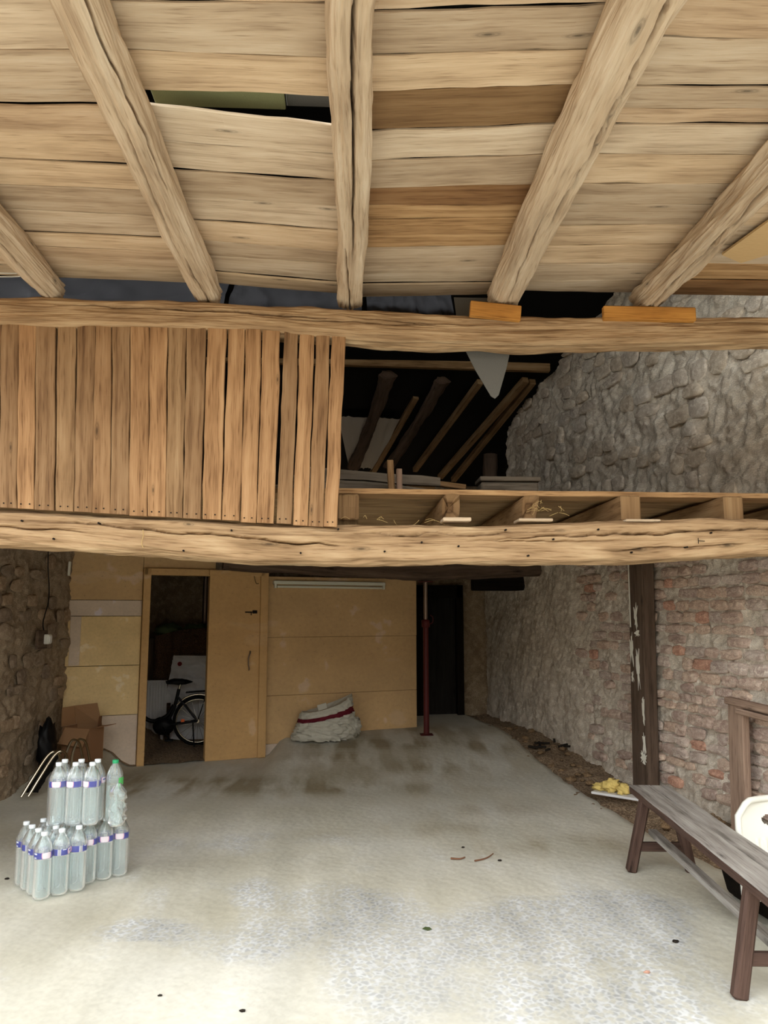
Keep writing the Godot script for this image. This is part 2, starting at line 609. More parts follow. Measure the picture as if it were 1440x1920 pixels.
	var bump := noise_bytes(1024, 1024, 1024, 1024, 0.09, 37, FastNoiseLite.TYPE_SIMPLEX, 4)
	return [to_texture(w, w, out), to_normal(1024, 1024, bump, 2.0)]

func paint_texture(sd: int) -> Texture2D:
	# yellow-ochre paint, scuffed, with worn paler spots
	var w := 512
	var a := noise_bytes(w, w, 256, 256, 0.012, sd, FastNoiseLite.TYPE_SIMPLEX, 4)
	var b := noise_bytes(w, w, 512, 512, 0.06, sd + 1, FastNoiseLite.TYPE_SIMPLEX, 4)
	var c := noise_bytes(w, w, 512, 512, 0.35, sd + 2, FastNoiseLite.TYPE_SIMPLEX, 1)
	var out := PackedByteArray()
	out.resize(w * w * 3)
	for i in w * w:
		var t := (a[i] - 128) / 255.0
		var k := 0.0
		if a[i] > 205: k = clampf((a[i] - 205) / 20.0, 0, 1) * 0.5
		var f := 1.0 + t * 0.10 + (b[i] - 128) / 255.0 * 0.06 + (c[i] - 128) / 255.0 * 0.05
		if b[i] < 26: f *= 0.82
		out[i * 3] = clampi(int((0.77 + 0.06 * k) * f * 255), 0, 255)
		out[i * 3 + 1] = clampi(int((0.645 + 0.12 * k) * f * 255), 0, 255)
		out[i * 3 + 2] = clampi(int((0.47 + 0.26 * k) * f * 255), 0, 255)
	return to_texture(w, w, out)

func label_texture() -> Texture2D:
	# blue paper band, pale oval badge with a pink rim, a white code block
	var w := 512
	var h := 64
	var im := Image.create(w, h, false, Image.FORMAT_RGB8)
	im.fill(Color(0.10, 0.17, 0.60))
	for y in h:
		for x in w:
			for cx in [90, 350]:
				var q := pow((x - cx) / 46.0, 2) + pow((y - 34) / 25.0, 2)
				if q < 1.0: im.set_pixel(x, y, Color(0.93, 0.89, 0.93) if q < 0.72 else Color(0.86, 0.62, 0.72))
	im.fill_rect(Rect2i(200, 12, 30, 40), Color(0.92, 0.93, 0.96))
	for k in 6: im.fill_rect(Rect2i(203 + k * 4, 16, 2, 32), Color(0.25, 0.25, 0.35))
	im.fill_rect(Rect2i(440, 36, 40, 6), Color(0.9, 0.92, 0.97))
	im.fill_rect(Rect2i(445, 22, 28, 5), Color(0.9, 0.92, 0.97))
	im.fill_rect(Rect2i(150, 40, 34, 5), Color(0.9, 0.92, 0.97))
	im.fill_rect(Rect2i(62, 32, 56, 5), Color(0.35, 0.35, 0.7))
	return ImageTexture.create_from_image(im)

func weave_texture() -> Texture2D:
	# coarse dark brown carpet
	var w := 256
	var a := noise_bytes(w, w, 256, 256, 0.12, 71, FastNoiseLite.TYPE_SIMPLEX, 3)
	var out := PackedByteArray()
	out.resize(w * w * 3)
	for i in w * w:
		var t := clampf((a[i] - 90) / 90.0, 0, 1)
		out[i * 3] = int(55 + 70 * t); out[i * 3 + 1] = int(42 + 52 * t); out[i * 3 + 2] = int(34 + 38 * t)
	return to_texture(w, w, out)

func make_materials():
	var wa := wood_textures(101, Color(0.63, 0.55, 0.46), Color(0.81, 0.735, 0.635), Color(0.91, 0.86, 0.78), 1.0)
	var wb := wood_textures(202, Color(0.48, 0.38, 0.28), Color(0.72, 0.61, 0.48), Color(0.84, 0.75, 0.62), 1.1)
	var wg := wood_textures(303, Color(0.42, 0.40, 0.38), Color(0.62, 0.60, 0.58), Color(0.74, 0.73, 0.71), 1.2)
	M.wood_pale = []
	for c in [Color(1.0, 1.0, 1.0), Color(0.94, 0.93, 0.92), Color(1.0, 0.97, 0.93), Color(0.88, 0.86, 0.84), Color(0.94, 0.90, 0.86)]:
		M.wood_pale.append(std(c, 0.85, wa[0], wa[1], 0.7))
	M.wood_dark = std(Color(0.66, 0.58, 0.48), 0.85, wa[0], wa[1], 0.8)
	M.wood_russet = std(Color(0.76, 0.68, 0.60), 0.85, wb[0], wb[1], 0.8)
	M.wood_honey = std(Color(0.97, 0.92, 0.84), 0.85, wb[0], wb[1], 0.7)
	M.beam = std(Color(0.93, 0.92, 0.90), 0.88, wb[0], wb[1], 1.2)
	M.joist = std(Color(0.95, 0.94, 0.93), 0.88, wa[0], wa[1], 1.2)
	M.screen = []
	for c in [Color(0.80, 0.74, 0.68), Color(0.86, 0.79, 0.72), Color(0.76, 0.71, 0.66), Color(0.90, 0.83, 0.76), Color(0.80, 0.76, 0.71)]:
		M.screen.append(std(c, 0.8, wb[0], wb[1], 0.7))
	M.loft_wood = std(Color(0.80, 0.77, 0.71), 0.9, wb[0], wb[1], 1.0)
	M.loft_grey = std(Color(0.80, 0.77, 0.72), 0.92, wg[0], wg[1], 1.0)
	M.old_brown = std(Color(0.60, 0.52, 0.46), 0.9, wg[0], wg[1], 1.2)
	M.tan_wood = std(Color(0.78, 0.74, 0.68), 0.85, wb[0], wb[1], 0.8)
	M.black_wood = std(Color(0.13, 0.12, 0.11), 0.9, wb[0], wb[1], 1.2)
	M.orange_wood = std(Color(1.0, 0.84, 0.55), 0.7, wb[0], wb[1], 0.5)
	M.bench_top = std(Color(0.95, 0.95, 0.95), 0.8, wg[0], wg[1], 1.2)
	M.bench_leg = std(Color(0.52, 0.42, 0.385), 0.7, wg[0], wg[1], 1.0)
	M.frame_wood = std(Color(0.96, 0.84, 0.76), 0.85, wg[0], wg[1], 1.0)
	var mor := mineral_texture(1024, 301, [Color(0.72, 0.67, 0.61), Color(0.82, 0.78, 0.72), Color(0.89, 0.86, 0.81)], 0.012, 0.3)
	M.mortar = tri(std(Color(1, 1, 1), 0.95, mor[0], mor[1], 1.2), 0.55)
	M.mortar_upper = tri(std(Color(0.98, 0.98, 0.97), 0.95, mor[0], mor[1], 1.2), 0.55)
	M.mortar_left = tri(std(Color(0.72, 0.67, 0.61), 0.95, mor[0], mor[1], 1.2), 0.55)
	M.house = tri(std(Color(0.80, 0.77, 0.73), 0.95, mor[0]), 0.2)
	M.plaster = tri(std(Color(0.70, 0.65, 0.58), 0.95, mor[0], mor[1], 0.9), 0.4)
	M.stone = []
	for c in [Color(1, 0.99, 0.97), Color(0.95, 0.94, 0.93), Color(1.0, 0.98, 0.95), Color(0.93, 0.91, 0.88), Color(0.97, 0.97, 0.97)]:
		M.stone.append(tri(std(c, 0.95, mor[0], mor[1], 1.2), 0.9))
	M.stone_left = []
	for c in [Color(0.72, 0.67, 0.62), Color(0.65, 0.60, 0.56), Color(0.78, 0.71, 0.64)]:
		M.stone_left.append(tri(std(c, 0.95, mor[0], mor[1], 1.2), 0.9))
	var br := mineral_texture(512, 401, [Color(0.71, 0.63, 0.59), Color(0.80, 0.73, 0.68), Color(0.87, 0.82, 0.77)], 0.02, 0.3)
	M.brick = []
	for c in [Color(1, 1, 1), Color(0.97, 0.94, 0.92), Color(1.0, 0.97, 0.94), Color(0.94, 0.94, 0.94), Color(1.0, 0.96, 0.92), Color(0.91, 0.88, 0.87)]:
		M.brick.append(tri(std(c, 0.95, br[0], br[1], 1.2), 1.1))
	M.brick_red = tri(std(Color(0.98, 0.84, 0.78), 0.95, br[0], br[1], 1.2), 1.1)
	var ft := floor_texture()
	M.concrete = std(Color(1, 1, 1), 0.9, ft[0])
	M.concrete.normal_enabled = true
	M.concrete.normal_texture = ft[1]
	M.concrete.normal_scale = 0.15
	var di := mineral_texture(512, 501, [Color(0.42, 0.35, 0.28), Color(0.55, 0.47, 0.38), Color(0.66, 0.58, 0.48)], 0.03, 0.6)
	M.dirt = tri(std(Color(1, 1, 1), 1.0, di[0], di[1], 2.0), 1.2)
	M.yard = tri(std(Color(0.95, 0.95, 0.95), 1.0, di[0], di[1], 1.0), 0.4)
	var pt := paint_texture(601)
	M.paint = tri(std(Color(1, 1, 1), 0.7, pt), 0.5)
	M.paint_door = tri(std(Color(0.99, 0.96, 0.90), 0.6, pt), 0.5)
	M.paint_pale = tri(std(Color(1.14, 1.2, 1.22), 0.75, pt), 0.8)
	M.bare_panel = tri(std(Color(1.06, 1.16, 1.42), 0.8, pt), 0.9)
	M.roof_black = std(Color(0.03, 0.03, 0.032), 0.8)
	M.roof_wood = std(Color(0.30, 0.26, 0.22), 0.95, wa[0], wa[1], 1.0)
	M.tile = std(Color(0.45, 0.25, 0.2), 0.9)
	M.gap_blocker = std(Color(0.05, 0.045, 0.04), 1.0)  # near-black, for the sheet added to keep ceiling gaps dark
	M.dark_leaf = std(Color(0.24, 0.23, 0.22), 0.9, wg[0], wg[1], 1.0)
	M.opening_dark = std(Color(0.05, 0.05, 0.05), 0.9)
	M.nail = std(Color(0.10, 0.08, 0.07), 0.6)
	M.nail.metallic = 0.5
	M.red_paint = std(Color(0.30, 0.11, 0.11), 0.45)
	M.steel = std(Color(0.50, 0.44, 0.40), 0.45); M.steel.metallic = 0.8
	M.chrome = std(Color(0.78, 0.74, 0.66), 0.22); M.chrome.metallic = 1.0
	M.black_plastic = std(Color(0.06, 0.06, 0.065), 0.5)
	M.black_metal = std(Color(0.05, 0.05, 0.055), 0.35)
	M.rubber = std(Color(0.04, 0.04, 0.04), 0.8)
	M.white_plastic = std(Color(0.86, 0.86, 0.83), 0.35)
	M.white_enamel = std(Color(0.85, 0.85, 0.85), 0.4)
	M.white_paint = std(Color(0.90, 0.89, 0.84), 0.7)
	M.tube_white = std(Color(0.82, 0.82, 0.76), 0.4)
	M.sack = std(Color(0.72, 0.71, 0.66), 0.75)
	M.sack.rim_enabled = true
	M.sack.rim = 0.2
	M.sack_stripe = std(Color(0.38, 0.10, 0.15), 0.75)
	M.cardboard = tri(std(Color(0.53, 0.39, 0.28), 0.9, null, di[1], 0.3), 1.0)
	M.cardboard_in = tri(std(Color(0.60, 0.46, 0.33), 0.9, null, di[1], 0.3), 1.0)
	M.sheet = tri(std(Color(0.40, 0.40, 0.39), 0.6, null, mor[1], 0.5), 1.0)
	M.foil = std(Color(0.24, 0.24, 0.25), 0.3); M.foil.metallic = 0.3
	M.plastic_film = std(Color(0.70, 0.69, 0.66), 0.35)
	M.foam = tri(std(Color(0.86, 0.76, 0.46), 0.8, null, di[1], 1.0), 2.0)
	M.carpet = tri(std(Color(1, 1, 1), 1.0, weave_texture()), 2.0)
	M.red_cloth = std(Color(0.45, 0.10, 0.10), 0.9)
	M.green_cloth = std(Color(0.36, 0.42, 0.30), 0.9)
	M.yellow_wood = std(Color(0.80, 0.55, 0.18), 0.7)
	M.reflector = std(Color(1.0, 0.42, 0.05), 0.15); M.reflector.clearcoat_enabled = true
	M.leaf = std(Color(0.28, 0.33, 0.20), 0.8)
	M.twig = std(Color(0.48, 0.34, 0.26), 0.9)
	M.ply = tri(std(Color(0.80, 0.68, 0.50), 0.8, null, wa[1], 0.3), 1.0)
	M.clod = tri(std(Color(0.9, 0.86, 0.8), 1.0, di[0], di[1], 1.5), 3.0)
	M.coal = tri(std(Color(0.16, 0.14, 0.12), 1.0, null, di[1], 1.5), 3.0)
	M.straw = std(Color(0.72, 0.62, 0.42), 0.9)
	M.moss_board = tri(std(Color(0.46, 0.47, 0.34), 0.9, null, mor[1], 0.8), 1.0)
	# bottles
	var wt := StandardMaterial3D.new()
	wt.albedo_color = Color(0.93, 0.98, 0.985, 0.18)
	wt.roughness = 0.03
	wt.refraction_enabled = true
	wt.refraction_scale = 0.033
	M.water = wt
	M.cap_clear = std(Color(0.90, 0.93, 0.95), 0.3)
	M.cap_green = std(Color(0.20, 0.62, 0.42), 0.35)
	M.label = std(Color(1, 1, 1), 0.35, label_texture())
	M.label_green = std(Color(0.35, 0.72, 0.40), 0.4)
	var fm := StandardMaterial3D.new()
	fm.transparency = BaseMaterial3D.TRANSPARENCY_ALPHA
	fm.albedo_color = Color(0.95, 0.97, 1.0, 0.06)
	fm.roughness = 0.08
	M.film = fm
	var gl := StandardMaterial3D.new()
	gl.transparency = BaseMaterial3D.TRANSPARENCY_ALPHA
	gl.albedo_color = Color(0.95, 0.97, 0.98, 0.06)
	gl.roughness = 0.02
	M.glass = gl

# ================================================================= room shell
const RW_AT := Vector3(2.587, 0, -6.75)
const RW_TURN := -1.366

func ss(a: float, b: float, x: float) -> float:
	return smoothstep(a, b, x)

func floor_height(x: float, z: float) -> float:
	var d := -z
	var h := 0.2 * ss(7.0, 9.0, d) * ss(-0.86, -0.66, x)
	h += 0.17 * ss(6.3, 7.7, d) * (1.0 - ss(-2.36, -2.14, x))
	h += nz.get_noise_2d(x * 0.7, z * 0.7) * 0.006
	return h

func slab_edge(z: float) -> float:
	var k := [[2.0, 4.6], [-2.4, 3.3], [-3.6, 2.62], [-4.7, 2.2], [-5.54, 2.07], [-7.4, 1.95], [-9.0, 1.74], [-10.4, 1.5]]
	for i in k.size() - 1:
		if z <= k[i][0] and z >= k[i + 1][0]:
			return lerpf(k[i][1], k[i + 1][1], (z - k[i][0]) / (k[i + 1][0] - k[i][0])) + nz.get_noise_2d(z * 3.0, 5.0) * 0.02
	return 1.5

func relief(st: SurfaceTool, s0: float, s1: float, y0: float, y1: float, ds: float, f: Callable):
	var ns := int((s1 - s0) / ds)
	var ny := int((y1 - y0) / ds)
	var P := []
	var U := []
	for i in ns + 1:
		var row := PackedVector3Array()
		var ur := PackedVector2Array()
		for j in ny + 1:
			var s := lerpf(s0, s1, float(i) / ns)
			var y := lerpf(y0, y1, float(j) / ny)
			row.append(Vector3(s, y, f.call(s, y)))
			ur.append(Vector2(s, y))
		P.append(row)
		U.append(ur)
	grid(st, P, U, true)

func build_shell():
	# floor: worn concrete slab, bare earth along the right wall
	var fl := struct_node("floor", "worn pale concrete floor with crazed grey patches and an earth strip on the right")
	var st := begin()
	var P := []
	var U := []
	for i in 190:
		var z := 1.4 - 11.9 * i / 189.0
		var e := slab_edge(z)
		var row := PackedVector3Array()
		var ur := PackedVector2Array()
		for j in 92:
			var x := lerpf(-3.0, e, minf(j / 90.0, 1.0))
			var y := floor_height(x, z)
			if j == 91:
				y -= 0.08
				x += 0.02
			row.append(Vector3(x, y, z))
			ur.append(Vector2((x + 4.0) / 8.0, (-1.5 - z) / 9.0))
		P.append(row)
		U.append(ur)
	grid(st, P, U, false)
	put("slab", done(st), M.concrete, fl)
	st = begin()
	P = []
	U = []
	for i in 160:
		var z := -2.4 - 8.0 * i / 159.0
		var row := PackedVector3Array()
		var ur := PackedVector2Array()
		for j in 40:
			var x := lerpf(slab_edge(z) - 0.1, 3.9, j / 39.0)
			var y := floor_height(x, z) - 0.02 + nz.get_noise_2d(x * 3.0, z * 3.0) * 0.03 + nz.get_noise_2d(x * 11.0, z * 11.0) * 0.012
			row.append(Vector3(x, y, z))
			ur.append(Vector2(x, z))
		P.append(row)
		U.append(ur)
	grid(st, P, U, false)
	put("earth_strip", done(st), M.dirt, fl, "bare brown earth beside the concrete")
	st = begin()
	P = []
	U = []
	for i in 24:
		var row := PackedVector3Array()
		var ur := PackedVector2Array()
		for j in 24:
			var x := lerpf(-2.68, -0.9, i / 23.0)
			var z := lerpf(-8.03 - 0.369 * (x + 2.07) + (0.06 if j == 0 else 0.0), -10.3, j / 23.0)
			row.append(Vector3(x, floor_height(x, z) + 0.012 + nz.get_noise_2d(x * 4.0, z * 4.0) * 0.012, z))
			ur.append(Vector2(x, z))
		P.append(row)
		U.append(ur)
	grid(st, P, U, true)
	put("store_room_earth", done(st), M.dirt, fl, "brown earth floor behind the doorway")
	var yd := struct_node("floor_yard", "pale gravel yard outside the open front")
	put("gravel", box_mesh(Vector3(0, -0.28, 13.0), Vector3(70, 0.4, 56), 0.0), M.yard, yd)

	build_right_wall()
	# left wall
	var wl := struct_node("wall_left", "rough brown rubble wall on the left", Vector3(-2.72, 0, 0), PI / 2)
	st = begin()
	relief(st, 4.2, 8.4, -0.02, 2.4, 0.024, func(s, y): return nz.get_noise_2d(s * 2.2, y * 2.2) * 0.035 + cel.get_noise_2d(s * 7.0, y * 11.0) * 0.022 + nz.get_noise_2d(s * 13.0, y * 13.0) * 0.012)
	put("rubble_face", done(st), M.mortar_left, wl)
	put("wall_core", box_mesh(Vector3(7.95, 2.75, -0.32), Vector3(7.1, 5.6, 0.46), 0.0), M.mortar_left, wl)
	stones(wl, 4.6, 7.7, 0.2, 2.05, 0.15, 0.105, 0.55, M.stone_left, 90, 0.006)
	# back wall
	var wb := struct_node("wall_back", "dark plastered back wall")
	st = begin()
	var bb := Basis(Vector3.UP, 0.0)
	bbox(st, Vector3(-0.4, 1.1, -10.45), Vector3(5.6, 2.4, 0.3), 0.0, bb)
	put("wall_core", done(st), M.plaster, wb)
	put("loft_wall", box_mesh(Vector3(-0.4, 2.9, -11.35), Vector3(5.8, 1.6, 0.3), 0.0), M.plaster, wb)
	# open front: a timber lintel carries the ceiling edge
	var wf := struct_node("wall_front", "timber lintels, corner post and unseen low side wall added to block light at the open front")
	put("lintel", box_mesh(Vector3(0.6, 3.38, -1.80), Vector3(7.0, 0.26, 0.16), 0.01), M.beam, wf)
	put("side_lintel", box_mesh(Vector3(-2.88, 3.25, -3.1), Vector3(0.16, 0.24, 2.8), 0.01), M.beam, wf)
	put("added_parapet", box_mesh(Vector3(-2.95, 0.62, -3.1), Vector3(0.3, 1.36, 2.7), 0.01), M.mortar, wf)  # unseen low wall added to keep side light off the left floor
	put("corner_post", box_mesh(Vector3(-2.88, 1.55, -1.80), Vector3(0.16, 3.16, 0.16), 0.01), M.beam, wf)
	# unseen wall added along the yard to block sky light from the right
	var wy := struct_node("wall_yard_added", "unseen rubble wall added along the right of the yard to block the sky", RW_AT, RW_TURN)
	put("wall_core", box_mesh(Vector3(10.2, 2.2, -0.32), Vector3(9.8, 4.6, 0.44), 0.0), M.mortar, wy)
	# the house across the yard, which hides the low sky
	var hs := struct_node("wall_opposite", "plain rendered house front across the yard")
	put("house_front", box_mesh(Vector3(0, 1.9, 10.5), Vector3(34, 4.0, 1.0), 0.0), M.house, hs)
	# roofs
	var rf := struct_node("ceiling_roof", "roof over the loft, dark underlay on rafters, open under its front eave")
	var eave := Vector3(0, 3.60, -1.40)
	var ridge := Vector3(0, 5.41, -3.90)
	var roof_bar = func(called: String, x0: float, x1: float, t0: float, t1: float, mat):
		var p := eave.lerp(ridge, t0)
		var q := eave.lerp(ridge, t1)
		var s := begin()
		var y := (q - p).normalized()
		var n := Vector3.RIGHT.cross(y).normalized()
		bbox(s, (p + q) * 0.5 + Vector3((x0 + x1) * 0.5, 0, 0), Vector3(x1 - x0, p.distance_to(q), 0.08), 0.0, Basis(Vector3.RIGHT, y, n))
		put(called, done(s), mat, rf)
	roof_bar.call("roof_slope", -3.1, 4.6, 0.50, 1.02, M.tile)
	put("roof_slope", bar_mesh(Vector3(0.6, 5.45, -3.85), Vector3(0.6, 3.36, -11.35), 8.0, 0.06, Vector3.UP, 0.0), M.roof_black, rf, "black underlay of the rear roof slope")

func stones(parent: Node, s0: float, s1: float, y0: float, y1: float, sw: float, sh: float, keep: float, mats: Array, most: int, proud: float, called := "stone"):
	var meshes := []
	for i in 7: meshes.append(stone_mesh(1.0, 1.0, 1.0, 2.6, 0.35, i * 13.0 + 3))
	var n := 0
	var y := y0
	var spots := []
	while y < y1:
		var h := sh * rng.randf_range(0.75, 1.35)
		var s := s0 + rng.randf() * sw
		while s < s1:
			var w := sw * rng.randf_range(0.6, 1.6)
			if rng.randf() < keep:
				spots.append([s + w * 0.5, y + h * 0.5, w, h])
			s += w + 0.015
		y += h + 0.012
	while spots.size() > most: spots.remove_at(rng.randi() % spots.size())
	for q in spots:
		var o := put(called, meshes[n % 7], mats[rng.randi() % mats.size()], parent)
		n += 1
		var d := proud * rng.randf_range(0.7, 2.0)
		o.transform = Transform3D(Basis(Vector3(0, 0, 1), rng.randf_range(-0.12, 0.12)) * Basis.from_scale(Vector3(q[2], q[3], d + 0.012)), Vector3(q[0], q[1], 0.002))

func right_relief(s: float, y: float) -> float:
	var lumps := nz.get_noise_2d(s * 2.0 + 9.0, y * 2.0) * 0.035
	var fine := nz.get_noise_2d(s * 14.0, y * 14.0)
	if y > 2.1:
		return lumps + cel.get_noise_2d(s * 5.5 + y * 1.5, y * 8.0) * 0.014 + nz.get_noise_2d(s * 6.0, y * 6.0) * 0.02 + fine * 0.012
	var k := 1.0 - ss(-1.25, -0.95, s + nz.get_noise_2d(y * 2.0, 3.0) * 0.2)   # plastered far part
	var rough := cel.get_noise_2d(s * 6.5, y * 13.0) * 0.016 + fine * 0.012
	return lumps * 0.7 - 0.012 + rough * (1.0 - 0.7 * k) + 0.02 * k + fine * 0.004

func build_right_wall():
	var w := struct_node("wall_right", "old brick and rubble wall on the right, worn lime mortar", RW_AT, RW_TURN)
	var st := begin()
	relief(st, -3.6, 2.6, -0.05, 2.15, 0.02, right_relief)
	put("mortar_face", done(st), M.mortar, w)
	st = begin()
	relief(st, -2.81, 2.6, 2.14, 4.9, 0.022, right_relief)
	put("rubble_face", done(st), M.mortar_upper, w)
	put("wall_core", box_mesh(Vector3(1.23, 2.75, -0.32), Vector3(8.1, 5.6, 0.44), 0.0), M.mortar, w)
	put("wall_core", box_mesh(Vector3(-3.8, 1.05, -0.32), Vector3(2.0, 2.2, 0.44), 0.0), M.mortar, w)
	put("recessed_end", box_mesh(Vector3(-3.8, 3.2, -0.55), Vector3(2.2, 2.4, 0.3), 0.0), M.black_wood, w)
	# bricks of the lower wall, courses dipping slightly towards the back
	var meshes := []
	for i in 8: meshes.append(stone_mesh(1.0, 1.0, 1.0, 4.5 if i < 5 else 3.2, 0.22, i * 7.0 + 1))
	var spots := []
	var y := 0.10
	var row := 0
	while y < 2.02:
		var h := rng.randf_range(0.062, 0.10)
		var s := -1.15 + rng.randf() * 0.15 + (0.1 if row % 2 == 0 else 0.0)
		while s < 2.15:
			var bw := rng.randf_range(0.11, 0.25)
			if rng.randf() < (0.86 if s > -0.3 else 0.6):
				spots.append([s + bw * 0.5, y + h * 0.5, bw - 0.012, h - 0.004])
			s += bw + rng.randf_range(0.004, 0.02)
		y += h + rng.randf_range(0.006, 0.014)
		row += 1
	while spots.size() > 296: spots.remove_at(rng.randi() % spots.size())
	var n := 0
	for q in spots:
		var mat = M.brick[rng.randi() % M.brick.size()]
		if rng.randf() < 0.07: mat = M.brick_red
		var o := put("brick", meshes[n % 8], mat, w)
		n += 1
		o.transform = Transform3D(Basis(Vector3(0, 0, 1), rng.randf_range(-0.05, 0.05)) * Basis.from_scale(Vector3(q[2], q[3], rng.randf_range(0.016, 0.036))), Vector3(q[0], q[1], right_relief(q[0], q[1]) * 0.6))
	stones(w, -2.7, 2.4, 2.3, 4.5, 0.22, 0.13, 0.42, M.stone, 250, 0.010)

# ================================================================= ceiling
func build_ceiling():
	var c := struct_node("ceiling", "pale plank ceiling laid across round joists")
	var bays := [
		[-2.80, -0.79, [[-2.456, -2.39], [-2.677, -2.582], [-2.73, -2.671], [-2.86, -2.858], [-2.985, -3.073], [-3.215, -3.275], [-3.403, -3.502], [-3.625, -3.703], [-3.74, -3.862], [-3.943, -4.067], [-4.156, -4.25]]],
		[-0.79, 0.0, [[-2.179, -2.153], [-2.387, -2.389], [-2.588, -2.594], [-2.647, -2.755], [-2.873, -2.943], [-3.07, -3.132], [-3.293, -3.351], [-3.499, -3.576], [-3.696, -3.809], [-3.884, -3.95], [-4.057, -4.184], [-4.211, -4.335]]],
		[0.0, 0.89, [[-2.189, -2.106], [-2.378, -2.301], [-2.568, -2.478], [-2.796, -2.704], [-2.993, -2.898], [-3.202, -3.119], [-3.349, -3.3], [-3.479, -3.415], [-3.542, -3.499], [-3.77, -3.693], [-3.985, -3.913], [-4.202, -4.138], [-4.388, -4.299]]],
		[0.89, 1.7, [[-2.249, -2.238], [-2.482, -2.454], [-2.602, -2.574], [-2.699, -2.66], [-2.891, -2.861], [-3.117, -3.083], [-3.29, -3.257], [-3.423, -3.378], [-3.496, -3.444], [-3.707, -3.64], [-3.897, -3.858], [-4.123, -4.061], [-4.251, -4.25]]],
		[1.7, 3.6, [[-2.238, -2.21], [-2.454, -2.43], [-2.66, -2.62], [-2.861, -2.83], [-3.083, -3.05], [-3.257, -3.22], [-3.444, -3.40], [-3.64, -3.60], [-3.858, -3.82], [-4.061, -4.02], [-4.25, -4.24]]]]
	var H := 3.37
	for b in bays.size():
		var xl: float = bays[b][0] + 0.004
		var xr: float = bays[b][1] - 0.004
		var L: Array = bays[b][2].duplicate()
		var z0: float = L[0][0]
		var z1: float = L[0][1]
		var front := []
		while z0 < -1.98:
			var d := rng.randf_range(0.19, 0.26)
			z0 += d
			z1 += d
			front.push_front([z0, z1])
		L = front + L
		var f := front.size()
		for i in L.size() - 1:
			var k := i - f
			if b == 1 and k == 2: continue          # the missing board
			var g := rng.randf_range(0.006, 0.012)
			if b == 1 and k == 5: g = 0.018
			if b == 0 and k == 4: g = 0.02
			var y := H + rng.randf_range(-0.006, 0.008)
			var mat = M.wood_pale[rng.randi() % 5]
			if b == 2 and k == 2: mat = M.wood_dark
			if b == 2 and k == 5: mat = M.wood_russet
			if b == 2 and (k == 6 or k == 8): mat = M.wood_honey
			if b == 2 and k == 7: mat = M.wood_honey
			if b == 4 and k == 8: mat = M.wood_honey
			if b == 4 and k == 9: mat = M.wood_russet
			put("plank", slab_mesh(Vector3(xl, y, L[i][0] - g), Vector3(xr, y, L[i][1] - g), Vector3(xl, y, L[i + 1][0]), Vector3(xr, y, L[i + 1][1]), Vector3.DOWN, 0.010, 0.005, 10, rng.randf_range(-0.001, 0.002)), mat, c)
	# what shows through the gap of the missing board
	put("moss_board", box_mesh(Vector3(-0.5, 3.46, -2.62), Vector3(0.5, 0.02, 0.34), 0.003), M.moss_board, c, "greenish board seen through the gap of a missing plank")
	put("plastic_lining", box_mesh(Vector3(-0.12, 3.50, -2.68), Vector3(0.26, 0.01, 0.3), 0.002), M.sheet, c, "grey lining seen through the gap of a missing plank")
	# unseen dark sheet added so plank gaps read dark, open at the missing board
	for q in [[-2.80, 3.3, -1.95, -2.52], [-2.80, 3.2, -2.86, -4.24], [-2.80, -0.84, -2.52, -2.86], [0.05, 3.3, -2.52, -2.86]]:
		put("gap_blocker", box_mesh(Vector3((q[0] + q[1]) * 0.5, 3.393, (q[2] + q[3]) * 0.5), Vector3(q[1] - q[0], 0.006, q[2] - q[3]), 0.0), M.gap_blocker, c, "unseen dark sheet added over the planks to keep the gaps dark")
	# joists
	var xs := [-1.655, -0.79, 0.006, 0.885, 1.705]
	var labels := ["round timber ceiling joist at far left, only its end in view", "round knotty ceiling joist left of the cracked middle joist", "squared middle ceiling joist split by a long dark crack", "thick hewn ceiling joist right of the middle, cracked along its side", "rough gnarled ceiling joist farthest right, above the longer orange block"]
	var cr := [
		[[-1.4, 0.93, 2.43, 0.062, 0.026, 0.2]],
		[[-1.75, 0.63, 1.73, 0.043, 0.039, -0.2], [-1.0, -0.47, 1.13, 0.050, 0.046, 0.3], [-1.5, 1.63, 2.33, 0.043, 0.033, 0.1]],
		[[-1.42, -0.47, 1.63, 0.085, 0.085, -0.45], [-1.75, 1.53, 2.38, 0.050, 0.065, 0.5]],
		[[-1.25, -0.47, 0.83, 0.07, 0.09, 0.1], [-1.1, 0.33, 1.43, 0.06, 0.08, -0.4], [-1.7, 1.23, 2.13, 0.043, 0.026, 0.2]],
		[[-1.7, -0.17, 2.23, 0.087, 0.052, 0.3], [-1.0, 0.93, 2.13, 0.099, 0.039, -0.3]]]
	var hw := [0.070, 0.078, 0.068, 0.092, 0.075]
	var power := [2.1, 2.3, 4.5, 3.0, 2.2]
	for i in 5:
		var x: float = xs[i]
		var r: float = hw[i]
		var cy := 3.215 + 0.078
		if i == 3: cy += 0.006
		var pts := [[Vector3(x, cy, -1.90), 0.080, r * 1.04], [Vector3(x - 0.010, cy + 0.004, -2.2), 0.078, r * 1.02], [Vector3(x + 0.012 * (1 if i % 2 == 0 else -1), cy, -3.2), 0.078, r], [Vector3(x, cy, -4.20), 0.076, r * 0.93]]
		piece("ceiling_joist", log_mesh(pts, power[i], 176, 0.02, 0.016 if i != 4 else 0.03, cr[i], i * 17.0 + 2.0), M.joist, labels[i], "joist", "round joists under the plank ceiling")
	# tan patch of board under the planks at the right
	var o := piece("plywood_patch", plate_mesh(PackedVector2Array([Vector2(0.0, 0.0), Vector2(0.145, 0.086), Vector2(0.30, -0.08), Vector2(0.52, -0.55), Vector2(0.08, -0.52)]), 0.012), M.ply, "plain tan board nailed under the planks right of the last joist", "board")
